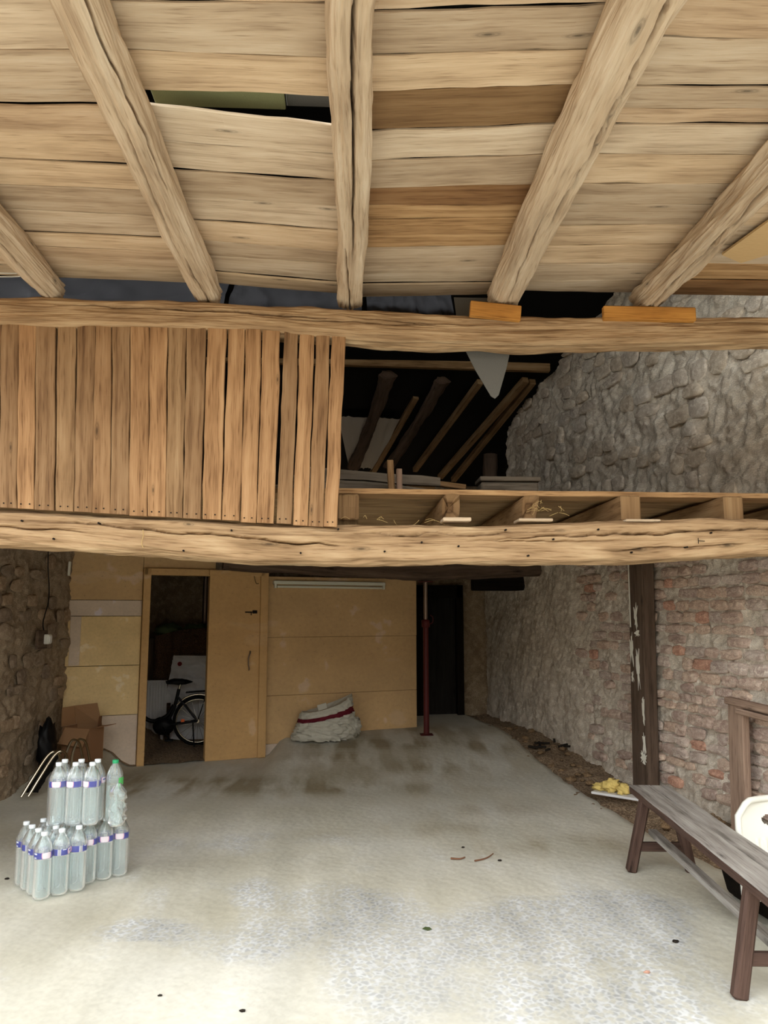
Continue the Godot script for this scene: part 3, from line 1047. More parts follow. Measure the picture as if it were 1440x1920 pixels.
	o.transform = Transform3D(Basis(Vector3.RIGHT, Vector3(0, 0, -1), Vector3(0, 1, 0)).rotated(Vector3.RIGHT, 0.0), Vector3(1.93, 3.352, -3.688))

# ================================================================= beams
func build_beams():
	var sc := func(h: float, k: float) -> float: return 1.5 + (h - 1.5) * k
	# lower beam
	var prof := [[-2.85, 2.062, 1.875], [-1.89, 2.053, 1.867], [-1.08, 2.029, 1.818], [-0.27, 1.989, 1.776], [0.74, 1.989, 1.780], [1.65, 2.024, 1.788], [2.4, 2.038, 1.827], [3.15, 2.05, 1.85]]
	var pts := []
	for q in prof:
		var t: float = sc.call(q[1], 0.972)
		var b: float = sc.call(q[2], 0.972)
		pts.append([Vector3(q[0] * 0.975, (t + b) * 0.5, -4.25), (t - b) * 0.5, 0.115])
	# log axis runs along +x: sideways is +z (angle 0 faces the camera), angle PI/2 is up
	var low := [[0.30, 1.25, 2.3, 0.055, 0.085, -0.30], [0.10, 2.0, 2.75, 0.05, 0.08, -0.35], [0.05, 0.8, 1.4, 0.037, 0.039, 0.0], [0.55, 2.7, 4.0, 0.043, 0.039, 0.1], [0.40, 3.5, 5.9, 0.06, 0.075, 0.2], [0.15, 3.4, 4.3, 0.037, 0.033, -0.3], [-0.35, 4.1, 5.0, 0.037, 0.026, 0.2]]
	var lb := thing("lower_tie_beam", "long hewn timber beam below the plank screen, cracked and nail-marked", "beam")
	put("timber", log_mesh(pts, 5.0, 230, 0.018, 0.018, low, 61.0), M.beam, lb)
	var nl := [[-1.72, 1.985], [-1.32, 1.975], [-1.55, 1.89], [-0.87, 1.83], [-0.62, 1.94], [-0.25, 1.82], [-0.05, 1.95], [0.2, 1.83], [0.4, 1.88], [0.6, 1.86], [0.86, 1.95], [0.98, 1.81], [1.12, 1.90], [1.37, 1.955], [1.55, 1.83], [1.86, 1.86], [2.0, 1.94]]
	for q in nl:
		put("nail", tube_mesh([Vector3(q[0], q[1], -4.16), Vector3(q[0] + 0.002, q[1], -4.118)], 0.0045, 0.0055, 7), M.nail, lb)
	put("spike", bar_mesh(Vector3(1.925, 1.895, -4.122), Vector3(1.962, 1.893, -4.118), 0.004, 0.004), M.nail, lb)
	put("spike", bar_mesh(Vector3(1.925, 1.878, -4.12), Vector3(1.926, 1.912, -4.12), 0.004, 0.004), M.nail, lb)
	put("string", tube_mesh(curve_pts([Vector3(-1.085, 1.94, -4.123), Vector3(-1.080, 1.91, -4.116), Vector3(-1.088, 1.87, -4.12), Vector3(-1.08, 1.845, -4.122)]), 0.002), M.straw, lb)
	# upper beam
	prof = [[-2.85, 3.285, 3.118], [-1.96, 3.283, 3.119], [-0.77, 3.275, 3.116], [0.204, 3.240, 3.066], [0.886, 3.230, 3.056], [1.705, 3.237, 3.076], [2.47, 3.250, 3.103], [3.2, 3.255, 3.11]]
	pts = []
	for q in prof:
		var t: float = sc.call(q[1], 0.96)
		var b: float = sc.call(q[2], 0.96)
		pts.append([Vector3(q[0] * 0.962, (t + b) * 0.5, -4.19), (t - b) * 0.5, 0.105])
	var upc := [[0.30, 1.15, 2.6, 0.06, 0.08, -0.35], [0.05, 2.35, 3.3, 0.043, 0.039, 0.1], [0.3, 2.6, 3.5, 0.037, 0.033, -0.2], [0.45, 4.4, 6.0, 0.043, 0.039, 0.0]]
	piece("upper_tie_beam", log_mesh(pts, 4.2, 230, 0.018, 0.018, upc, 91.0), M.beam, "long hewn timber beam carrying the ceiling joists above the plank screen", "beam")
	# orange blocks on the upper beam
	var s := begin()
	bbox(s, Vector3.ZERO, Vector3(0.285, 0.088, 0.035), 0.004)
	var o := piece("orange_wood_block", done(s), M.orange_wood, "short orange wooden block with two white dots under the thick joist", "block", "orange blocks on the upper beam")
	o.transform = Transform3D(Basis(Vector3(0, 0, 1), -0.09), Vector3(0.815, 3.165, -4.064))
	s = begin()
	bbox(s, Vector3.ZERO, Vector3(0.525, 0.080, 0.04), 0.005)
	o = piece("orange_wood_block", done(s), M.orange_wood, "longer orange wooden block under the gnarled right joist", "block", "orange blocks on the upper beam")
	o.transform = Transform3D(Basis(Vector3(0, 0, 1), 0.0), Vector3(1.685, 3.165, -4.062))

# ================================================================= vertical plank screen
func build_screen():
	var t := thing("plank_screen", "screen of upright brown planks between the two beams on the left", "plank screen")
	var e := [[-1.899, -1.834, 2.056], [-1.802, -1.743, 2.051], [-1.711, -1.654, 2.047], [-1.602, -1.549, 2.041], [-1.493, -1.448, 2.036], [-1.389, -1.353, 2.031], [-1.3, -1.258, 2.026], [-1.199, -1.16, 2.02], [-1.097, -1.062, 2.015], [-0.999, -0.967, 2.01], [-0.897, -0.876, 2.005], [-0.789, -0.78, 2.0], [-0.675, -0.676, 1.995], [-0.573, -0.574, 1.989], [-0.482, -0.486, 1.985], [-0.376, -0.392, 1.98], [-0.276, -0.295, 1.975], [-0.187, -0.212, 1.97], [-0.099, -0.129, 1.966], [-0.016, -0.052, 1.962]]
	var gap := {2: 0.006, 3: 0.009, 4: 0.006, 6: 0.005, 8: 0.006, 9: 0.005, 10: 0.006, 11: 0.011, 12: 0.013, 13: 0.006, 14: 0.007, 15: 0.02, 16: 0.008, 17: 0.009, 18: 0.008}
	for k in 8:
		var x: float = e[0][0] - 0.105
		e.push_front([x, e[0][1] - 0.103, e[0][2] + 0.004])
	for i in e.size() - 1:
		var k := i - 8
		var g: float = gap.get(k, 0.003)
		var g2 := g * (0.6 if k != 15 else 0.75)
		var a: Array = e[i]
		var b: Array = e[i + 1]
		# face z -4.115, raised past the bottom edge of the upper beam
		var tilt: float = (a[0] - a[1]) / (3.12 - a[2])
		var tb: float = (b[0] - b[1]) / (3.12 - b[2])
		var yb: float = a[2] - rng.randf() * 0.006
		put("plank", slab_mesh(Vector3(a[1] + g2, yb, -4.108), Vector3(a[0] + g - tilt * 0.03, 3.075, -4.118), Vector3(b[1], yb - 0.004, -4.108), Vector3(b[0] - tb * 0.03, 3.075, -4.118), Vector3(0, 0, 1), 0.022, 0.0035, 12, rng.randf_range(-0.002, 0.003)), M.screen[rng.randi() % 5], t)
		for q in 2:
			var x: float = lerpf(a[1], b[1], 0.28 + 0.42 * q + rng.randf_range(-0.05, 0.05))
			put("nail", tube_mesh([Vector3(x, yb + 0.022, -4.13), Vector3(x, yb + 0.022, -4.104)], 0.0035, 0.004, 6), M.nail, t)

# ================================================================= loft
func build_loft():
	var d := thing("loft_deck", "plank deck of the loft resting on short joists above the lower beam", "deck")
	var z := -4.36
	for i in 26:
		var wdt := rng.randf_range(0.17, 0.24)
		if i == 0: wdt = 0.20
		var sag := -0.020 if i == 0 else 0.0
		put("deck_plank", slab_mesh(Vector3(-2.66, 2.19, z - 0.005), Vector3(2.96 + (z + 4.4) * 0.2, 2.19 + sag, z - 0.005), Vector3(-2.66, 2.19, z - wdt), Vector3(2.96 + (z + 4.4) * 0.2, 2.19 + sag, z - wdt), Vector3.DOWN, 0.03, 0.012, 26, 0.0), M.loft_wood if i > 0 else M.wood_honey, d)
		z -= wdt
		if z < -10.1: break
	var xs := [[0.005, 0.12, "left block"], [0.585, 0.10, ""], [1.04, 0.09, ""], [1.615, 0.115, ""], [2.215, 0.115, ""], [2.75, 0.11, ""], [-0.75, 0.1, ""], [-1.5, 0.1, ""], [-2.3, 0.1, ""]]
	var lab := ["short square block of joist at the right end of the plank screen", "split joist end under the loft deck, nearest the plank screen", "splintered joist end under the loft deck, second from the screen", "sawn square joist end on a pale shim under the loft deck", "sawn square joist end under the loft deck, rightmost of the clear ends", "joist end under the loft deck at the right edge of the picture"]
	for i in xs.size():
		if i > 5: continue
		var x: float = xs[i][0]
		var w: float = xs[i][1]
		var zend := -4.27 if i > 0 else -4.30
		var far: float = [-4.6, -9.9, -9.9, -9.9, -7.6, -5.3][i]
		var st := begin()
		if i == 1 or i == 2:
			# broken end: log with ragged slanted front
			var P := []
			var U := []
			for r in 26:
				var row := PackedVector3Array()
				var ur := PackedVector2Array()
				for j in 17:
					var a := TAU * (j % 16) / 16
					var cx := signf(cos(a)) * pow(absf(cos(a)), 0.5) * w * 0.5
					var cy := signf(sin(a)) * pow(absf(sin(a)), 0.5) * 0.072
					var zz := lerpf(zend, far, pow(r / 25.0, 2.2))
					if r < 4: zz += (cy * 0.5 + cx * 0.35 - 0.03 + nz.get_noise_2d(cx * 30.0, cy * 30.0 + i) * 0.05) * (1.0 - r / 4.0)
					row.append(Vector3(x + cx, 2.096 + cy, zz) * 1.0)
					ur.append(Vector2(-zz / 2.0, a * 0.06 / 0.5))
				P.append(row)
				U.append(ur)
			grid(st, P, U, true)
			var row0: PackedVector3Array = P[0]
			var c := Vector3(x - 0.01, 2.096, zend - 0.06)
			for j in 16:
				vert(st, c, Vector2(0.3, 0.2)); vert(st, row0[j], Vector2(0.3, 0.25)); vert(st, row0[j + 1], Vector2(0.32, 0.25))
		else:
			bbox(st, Vector3(x, 2.096, (zend + far) * 0.5), Vector3(w, 0.145, zend - far), 0.008, Basis.IDENTITY, Vector2(i * 0.37, i * 0.21))
		piece("loft_joist", done(st), M.tan_wood, lab[i], "joist", "joists under the loft deck")
	var shims := [[0.60, 0.155, 0.022, "rounded wooden shim under the split loft joist"], [1.035, 0.19, 0.016, "flat wooden shim under the splintered loft joist"], [1.635, 0.195, 0.014, "pale flat wooden shim under the first square loft joist"]]
	for q in shims:
		piece("wooden_shim", box_mesh(Vector3(q[0], 2.010, -4.215), Vector3(q[1], q[2], 0.14), 0.004), M.wood_pale[1], q[3], "shim", "shims on the lower beam")
	# purlins of the rear roof
	piece("purlin", log_mesh([[Vector3(-2.6, 4.39, -8.22), 0.08, 0.07], [Vector3(0.0, 4.39, -8.22), 0.085, 0.07], [Vector3(2.3, 4.375, -8.22), 0.06, 0.07]], 5.0, 32, 0.06, 0.012, [[0.2, 1.5, 3.5, 0.15, 0.02, 0.2]], 140.0), M.loft_grey, "upper grey purlin at the top of the dark loft opening", "purlin")
	piece("purlin", bar_mesh(Vector3(-2.6, 4.262, -8.12), Vector3(2.22, 4.185, -8.12), 0.07, 0.09), M.loft_wood, "lower brown purlin at the top of the dark loft opening", "purlin")
	# rafters of the rear roof
	var rf := [[Vector3(0.444, 4.12, -8.251), Vector3(0.074, 3.50, -10.47), 0.09, 0, "gnarled dark rafter nearest the plank screen in the loft"],
		[Vector3(0.80, 4.03, -8.8), Vector3(0.34, 3.44, -10.706), 0.07, 1, "square brown rafter beside the pale sheet in the loft"],
		[Vector3(1.492, 4.09, -8.379), Vector3(0.941, 3.48, -10.564), 0.065, 1, "thin brown rafter in the middle of the dark loft roof"],
		[Vector3(1.996, 4.10, -8.314), Vector3(1.318, 3.42, -10.77), 0.075, 1, "brown rafter right of the middle of the dark loft roof"],
		[Vector3(2.10, 4.11, -8.4), Vector3(1.525, 3.40, -10.884), 0.075, 1, "rightmost brown rafter of the loft roof, beside the rubble wall"],
		[Vector3(1.062, 4.09, -8.338), Vector3(0.56, 3.50, -10.4), 0.08, 0, "dark round rafter just right of the square brown one"]]
	for q in rf:
		var m: ArrayMesh
		if q[3] == 1: m = bar_mesh(q[0] + Vector3(0, 0.01, 0), q[1] + Vector3(0, 0.01, 0), q[2], 0.07)
		else: m = log_mesh([[q[0], q[2] * 0.6, q[2]], [q[0].lerp(q[1], 0.5) + Vector3(0.02, 0, 0), q[2] * 0.6, q[2] * 0.8], [q[1], q[2] * 0.6, q[2]]], 2.0, 20, 0.06, 0.03, [], 33.0 + q[2])
		piece("rafter", m, M.loft_wood if q[3] == 1 else M.old_brown, q[4], "rafter", "rafters of the low rear roof")
	# pale sheet between the rafters, creased
	var st := begin()
	sheet_grid(st, [Vector3(-0.12, 3.89, -9.15), Vector3(0.64, 3.88, -9.2), Vector3(0.02, 3.51, -10.50), Vector3(0.39, 3.50, -10.57)], Vector3(0, -1, 0.2), 0.02, 24, 20, 3.0, 0.6)
	piece("plastic_sheet", done(st), M.plastic_film, "pale creased plastic sheet behind the rafters at the left of the loft", "plastic sheet")
	# things lying on the loft deck
	piece("loft_board", slab_mesh(Vector3(-0.35, 2.40, -5.05), Vector3(0.62, 2.345, -5.05), Vector3(-0.35, 2.47, -5.05), Vector3(0.62, 2.40, -5.05), Vector3(0, 0, 1), 0.03, 0.006), M.loft_grey, "dark grey board lying on edge at the left of the loft opening", "board")
	piece("loft_board", slab_mesh(Vector3(-0.35, 2.22, -4.95), Vector3(0.55, 2.22, -4.95), Vector3(-0.35, 2.39, -4.95), Vector3(0.55, 2.31, -4.95), Vector3(0, 0, 1), 0.03, 0.006), M.loft_grey, "broad grey board standing behind the deck edge, lowest at the left", "board")
	piece("wood_offcut", bar_mesh(Vector3(0.278, 2.22, -4.75), Vector3(0.265, 2.455, -4.75), 0.042, 0.04, Vector3(0, 0, 1)), M.tan_wood, "taller upright brown offcut standing on the loft deck", "offcut", "offcuts on the loft deck")
	piece("wood_offcut", bar_mesh(Vector3(0.328, 2.22, -4.78), Vector3(0.325, 2.405, -4.78), 0.036, 0.04, Vector3(0, 0, 1)), M.frame_wood, "shorter upright brown offcut beside the taller one on the loft deck", "offcut", "offcuts on the loft deck")
	var stack := [[0.47, 2.345, 0.20, 0.028, "bottom plank of the small stepped stack on the loft deck"], [0.485, 2.375, 0.16, 0.026, "middle plank of the small stepped stack on the loft deck"], [0.50, 2.402, 0.09, 0.026, "top offcut of the small stepped stack on the loft deck"]]
	piece("loft_crate", box_mesh(Vector3(0.62, 2.275, -5.2), Vector3(0.9, 0.11, 0.22), 0.006), M.old_brown, "dark low crate under the small stack on the loft deck", "crate")
	for q in stack: piece("wood_offcut", box_mesh(Vector3(q[0] + 0.02, q[1], -5.15), Vector3(q[2], q[3] - 0.001, 0.09), 0.003), M.tan_wood, q[4], "offcut", "offcuts on the loft deck")
	piece("wood_offcut", bar_mesh(Vector3(0.60, 2.372, -5.12), Vector3(0.80, 2.347, -5.12), 0.05, 0.035), M.tan_wood, "brown offcut lying right of the small stack on the loft deck", "offcut", "offcuts on the loft deck")
	piece("grey_beam_end", box_mesh(Vector3(1.12, 2.31, -5.3), Vector3(0.40, 0.18, 0.2), 0.01), M.loft_grey, "grey squared timber on the loft deck beside the rubble wall", "timber")
	piece("loft_board", box_mesh(Vector3(1.12, 2.42, -5.28), Vector3(0.42, 0.03, 0.22), 0.004), M.loft_grey, "pale grey board on top of the squared timber in the loft", "board")
	piece("loft_post", log_mesh([[Vector3(1.86, 2.23, -9.75), 0.10, 0.09], [Vector3(1.84, 2.9, -9.75), 0.09, 0.09], [Vector3(1.85, 3.55, -9.75), 0.09, 0.08]], 2.5, 20, 0.06, 0.02, [], 77.0), M.old_brown, "dark timber post beside the end of the rubble wall in the loft", "post")
	# hanging sheet and foil behind the upper beam
	var o := piece("hanging_sheet", plate_mesh(PackedVector2Array([Vector2(0.62, 3.35), Vector2(0.65, 3.10), Vector2(0.74, 2.91), Vector2(0.83, 2.752), Vector2(0.853, 2.738), Vector2(0.876, 2.76), Vector2(0.927, 2.93), Vector2(0.964, 3.095), Vector2(0.83, 3.35)]), 0.006), M.sheet, "pointed grey sheet hanging down behind the upper beam", "sheet")
	o.position = Vector3(0, 0, -4.312)
	for q in [[-2.2, -0.75, 3.31, 3.95, 0.035], [-0.72, 0.08, 3.28, 3.95, 0.035], [0.11, 0.64, 3.25, 3.9, 0.035]]:
		st = begin()
		sheet_grid(st, [Vector3(q[0], q[3], -4.95), Vector3(q[1], q[3], -4.95), Vector3(q[0], 3.20, -4.36), Vector3(q[1], 3.18, -4.36)], Vector3(0, 0.2, 1), q[4], 60, 16, 1.6, 1.0)
		piece("foil_insulation", done(st), M.foil, ["crumpled silver foil behind the upper beam, left stretch", "crumpled silver foil behind the upper beam, middle stretch", "crumpled silver foil behind the upper beam, right stretch"][int(q[0] > -1.0) + int(q[0] > 0.0)], "foil", "foil behind the upper beam")
	st = begin()
	for i in 26:
		var x := 1.02 + rng.randf() * 0.16 if i < 16 else rng.randf() * 0.5
		var p := Vector3(x, 2.03 + rng.randf() * 0.10 if i < 16 else 2.01, -4.16 - rng.randf() * 0.06)
		var a := rng.randf() * TAU
		tube(st, curve_pts([p, p + Vector3(cos(a) * 0.03, sin(a) * 0.02, 0.01), p + Vector3(cos(a) * 0.06, sin(a) * 0.02 - 0.01, 0.0)], 3), 0.0012, -1.0, 4, false)
	var sw := piece("straw_wisps", done(st), M.straw, "dry straw wisps caught round the splintered joist end", "straw")
	sw.set_meta("kind", "stuff")
	var wr := thing("white_wire", "thin white wires hanging under the ceiling at far left", "wire")
	put("strand", tube_mesh(curve_pts([Vector3(-2.3, 3.36, -4.0), Vector3(-2.05, 3.30, -4.02), Vector3(-1.82, 3.305, -4.05), Vector3(-1.72, 3.345, -4.1)]), 0.003, -1, 6), M.white_plastic, wr)
	put("strand", tube_mesh(curve_pts([Vector3(-2.3, 3.36, -3.97), Vector3(-2.05, 3.31, -3.99), Vector3(-1.82, 3.32, -4.04), Vector3(-1.72, 3.35, -4.08)]), 0.003, -1, 6), M.white_plastic, wr)

# creased sheet over four corners (00, 10, 01, 11)
func sheet_grid(st: SurfaceTool, c: Array, n: Vector3, amp: float, nu: int, nv: int, fu: float, fv: float):
	var P := []
	var U := []
	n = n.normalized()
	for i in nu + 1:
		var row := PackedVector3Array()
		var ur := PackedVector2Array()
		for j in nv + 1:
			var u := float(i) / nu
			var v := float(j) / nv
			var p: Vector3 = c[0].lerp(c[1], u).lerp(c[2].lerp(c[3], u), v)
			p += n * amp * (1.0 - absf(nz.get_noise_2d(u * fu + c[0].x * 9.0, v * fv)) * 2.2)
			row.append(p)
			ur.append(Vector2(u, v))
		P.append(row)
		U.append(ur)
	grid(st, P, U, false)

# ================================================================= painted partition with door
const PT_AT := Vector3(-2.07, 0, -8.027)
const PT_TURN := 0.3535

func build_partition():
	var w := struct_node("wall_partition", "ochre painted board partition at the back", PT_AT, PT_TURN)
	var pan := [[-0.72, -0.02, -0.05, 0.495, M.bare_panel, "bare whitish lower panel"], [-0.72, -0.02, 0.5, 0.98, M.paint_pale, ""], [-0.72, -0.02, 0.985, 1.47, M.paint_pale, ""], [-0.72, -0.02, 1.475, 1.63, M.bare_panel, "narrow whitish panel"], [-0.72, -0.02, 1.635, 2.17, M.paint, ""],
		[-0.016, 0.72, 1.965, 2.17, M.paint, ""], [0.70, 3.08, 0.12, 0.62, M.paint, ""], [0.70, 3.08, 0.623, 1.24, M.paint, ""], [0.70, 3.08, 1.243, 1.90, M.paint, ""], [0.70, 3.08, -0.05, 0.117, M.bare_panel, "bare grey foot of the partition"]]
	for q in pan:
		put("panel", box_mesh(Vector3((q[0] + q[1]) * 0.5, (q[2] + q[3]) * 0.5, -0.02 + rng.randf_range(-0.003, 0.003)), Vector3(q[1] - q[0], q[3] - q[2], 0.03), 0.002), q[4], w, q[5])
	put("edge_strip", box_mesh(Vector3(-0.64, 1.23, 0.0), Vector3(0.10, 0.48, 0.012), 0.002), M.bare_panel, w, "pale unpainted strip beside the rubble wall")
	# door
	var d := struct_node("door_1", "ochre painted door standing open, narrow dark doorway beside it", PT_AT, PT_TURN)
	put("jamb", box_mesh(Vector3(0.02, 0.97, 0.0), Vector3(0.072, 1.98, 0.10), 0.004), M.paint_door, d)
	put("jamb", box_mesh(Vector3(0.685, 0.97, -0.03), Vector3(0.06, 1.98, 0.07), 0.004), M.paint_door, d)
	put("head", box_mesh(Vector3(0.35, 1.925, 0.0), Vector3(0.735, 0.07, 0.10), 0.004), M.paint_door, d)
	var leaf := put("leaf", box_mesh(Vector3(0.965, 0.965, 0.045), Vector3(0.63, 1.93, 0.028), 0.003), M.paint_door, d)
	put("edge_batten", box_mesh(Vector3(1.235, 0.975, 0.058), Vector3(0.085, 1.95, 0.05), 0.004), M.paint_door, leaf)
	put("top_batten", box_mesh(Vector3(0.94, 1.925, 0.058), Vector3(0.60, 0.055, 0.05), 0.004), M.paint_door, leaf)
	var hd := curve_pts([Vector3(1.095, 1.10, 0.062), Vector3(1.09, 1.085, 0.085), Vector3(1.07, 1.03, 0.10), Vector3(1.072, 0.96, 0.098), Vector3(1.083, 0.92, 0.085), Vector3(1.085, 0.905, 0.062)])
	put("handle", tube_mesh(hd, 0.008, 0.006, 8), M.steel, leaf, "dark metal pull handle")
	var st := begin()
	bbox(st, Vector3(1.135, 1.515, 0.066), Vector3(0.05, 0.035, 0.014), 0.002)
	bbox(st, Vector3(1.08, 1.512, 0.068), Vector3(0.10, 0.012, 0.012), 0.002)
	bbox(st, Vector3(1.095, 1.495, 0.072), Vector3(0.008, 0.03, 0.010), 0.002)
	put("bolt", done(st), M.nail, leaf, "dark metal bolt")
	put("hook", tube_mesh(curve_pts([Vector3(1.12, 1.90, 0.064), Vector3(1.13, 1.85, 0.075), Vector3(1.145, 1.815, 0.075), Vector3(1.17, 1.82, 0.066)]), 0.003, -1, 6), M.nail, leaf, "thin bent wire hook")
	# strip lamp, switched off
	var l := thing("strip_light", "long white strip light, switched off, on the ochre partition", "strip light", PT_AT, PT_TURN)
	put("housing", box_mesh(Vector3(2.0, 1.835, 0.03), Vector3(1.32, 0.04, 0.06), 0.006), M.tube_white, l)
	st = begin()
	tube(st, [Vector3(1.38, 1.79, 0.045), Vector3(2.62, 1.79, 0.045)], 0.014, -1.0, 12)
	put("lamp_tube", done(st), M.tube_white, l)
	for x in [1.36, 2.64]: put("socket", box_mesh(Vector3(x, 1.80, 0.045), Vector3(0.025, 0.055, 0.035), 0.003), M.tube_white, l)
	# sagging rear beam on the red prop
	piece("rear_beam", log_mesh([[Vector3(-1.30, 2.03, -8.15), 0.07, 0.10], [Vector3(-0.4, 2.0, -8.38), 0.085, 0.11], [Vector3(0.88, 1.975, -8.62), 0.10, 0.11], [Vector3(2.35, 2.02, -8.75), 0.09, 0.11]], 3.0, 40, 0.04, 0.02, [[0.1, 0.8, 2.4, 0.14, 0.02, 0.1]], 211.0), M.old_brown, "old brown beam above the partition, carried by the red prop", "beam")
	var p := thing("steel_prop", "dark red adjustable steel prop holding up the rear beam", "prop", Vector3(0.88, floor_height(0.88, -8.63), -8.63))
	var top := 1.855 - floor_height(0.88, -8.63)
	put("base_plate", box_mesh(Vector3(0, 0.004, 0), Vector3(0.14, 0.008, 0.14), 0.002), M.red_paint, p)
	put("outer_tube", tube_mesh([Vector3(0, 0.008, 0), Vector3(0, 1.22, 0)], 0.031, -1, 16), M.red_paint, p)
	st = begin()
	lathe(st, [[0.031, 1.16], [0.046, 1.165], [0.046, 1.24], [0.033, 1.25], [0.024, 1.25]], 20)
	put("collar", done(st), M.red_paint, p)
	put("collar_handle", tube_mesh(curve_pts([Vector3(0.04, 1.20, 0), Vector3(0.075, 1.215, 0), Vector3(0.08, 1.27, 0.0), Vector3(0.05, 1.30, 0)]), 0.006, -1, 6), M.red_paint, p)
	put("inner_tube", tube_mesh([Vector3(0, 1.2, 0), Vector3(0, top - 0.008, 0)], 0.024, -1, 14), M.steel, p)
	put("pin", tube_mesh([Vector3(-0.07, 1.30, 0), Vector3(0.05, 1.30, 0)], 0.007, -1, 6), M.nail, p)
	put("head_plate", box_mesh(Vector3(0, top - 0.004, 0), Vector3(0.16, 0.008, 0.14), 0.002), M.red_paint, p)
	# dark rear doorway right of the partition
	var d2 := struct_node("door_2", "dark rear doorway with a dark plank door", Vector3(1.2, 0.18, -10.16))
	put("opening_panel", box_mesh(Vector3(0.0, 0.84, -0.10), Vector3(0.62, 1.7, 0.03), 0.002), M.opening_dark, d2)  # near-black panel: the dark of the opening put into its colour
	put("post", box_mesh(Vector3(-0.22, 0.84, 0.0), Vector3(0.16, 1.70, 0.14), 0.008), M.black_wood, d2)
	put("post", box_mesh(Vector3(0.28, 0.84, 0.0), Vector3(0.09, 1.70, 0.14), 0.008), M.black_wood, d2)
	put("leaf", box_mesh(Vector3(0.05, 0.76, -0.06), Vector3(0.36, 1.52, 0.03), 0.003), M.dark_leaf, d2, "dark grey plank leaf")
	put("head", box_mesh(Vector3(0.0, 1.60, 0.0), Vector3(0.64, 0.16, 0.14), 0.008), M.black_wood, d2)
	# blackened wall end and short stub beam above it
	piece("charred_beam", box_mesh(Vector3(1.85, 1.90, -9.2), Vector3(0.7, 0.26, 0.2), 0.01), M.black_wood, "blackened short beam under the deck in the rear right corner", "beam")
	# sack
	build_sack()

func build_sack():
	var at := Vector3(-0.20, 0, -8.52)
	at.y = floor_height(-0.20, -8.52)
	var t := thing("feed_sack", "crumpled white woven sack with a dark red stripe against the partition", "sack", at, 0.25)
	# body: slumped bag, wider at the foot, mouth tilted up to the right
	var nu := 72
	var nv := 40
	var P := []
	var U := []
	for i in nv + 1:
		var v := float(i) / nv
		var row := PackedVector3Array()
		var ur := PackedVector2Array()
		for j in nu + 1:
			var a := TAU * (j % nu) / nu
			var ca := cos(a)
			var sa := sin(a)
			var rx := lerpf(0.345, 0.265, pow(v, 0.6))
			var rz := lerpf(0.20, 0.13, v)
			if v < 0.08:
				rx *= 0.9 + v * 1.25
				rz *= 0.9 + v * 1.25
			var topy := 0.385 + 0.085 * ca - 0.05 * absf(sa) * ss(0.3, 1.0, v)
			var y := topy * v
			var x := ca * rx - 0.03 + 0.02 * v
			var z := sa * rz
			var f := nz.get_noise_3d(ca * 2.2 + v * 3.0, v * 5.2 - ca * 1.6, sa * 2.2)
			var fold := (1.0 - absf(f) * 2.4) * 0.055 * (1.0 - 0.6 * v)
			x += ca * fold
			z += sa * fold
			y += nz.get_noise_2d(a * 2.0, v * 6.0) * 0.012 * (1.0 - v)
			if i == 0: y = 0.0
			row.append(Vector3(x, maxf(y, 0.0), z))
			ur.append(Vector2(float(j) / nu, v))
		P.append(row)
		U.append(ur)
	var stripe := 24
	var st := begin()
	grid(st, P.slice(0, stripe + 1), U.slice(0, stripe + 1), false)
	grid(st, P.slice(stripe + 6), U.slice(stripe + 6), false)
	# slack inside below the open mouth
	var c := Vector3(-0.02, 0.28, 0)
	var rim: PackedVector3Array = P[nv]
	for j in nu:
		vert(st, c, Vector2.ZERO, 0); vert(st, rim[j], Vector2(1, 0), 0); vert(st, rim[j + 1], Vector2(1, 1), 0)
	put("bag", done(st), M.sack, t)
	st = begin()
	grid(st, P.slice(stripe, stripe + 7), U.slice(stripe, stripe + 7), false)
	put("stripe", done(st), M.sack_stripe, t, "dark red stripe")
	var o := put("torn_flap", box_mesh(Vector3.ZERO, Vector3(0.10, 0.06, 0.004), 0.001, Basis(Vector3(0, 0, 1), 0.25)), M.sack, t)
	o.position = Vector3(-0.08, 0.345, 0.09)
	o = put("crumpled_corner", lump_mesh(Vector3(0.08, 0.10, 0.08), 0.9, 15.0, 2.4, 20, 12), M.sack, t)
	o.position = Vector3(0.28, 0.115, 0.02)

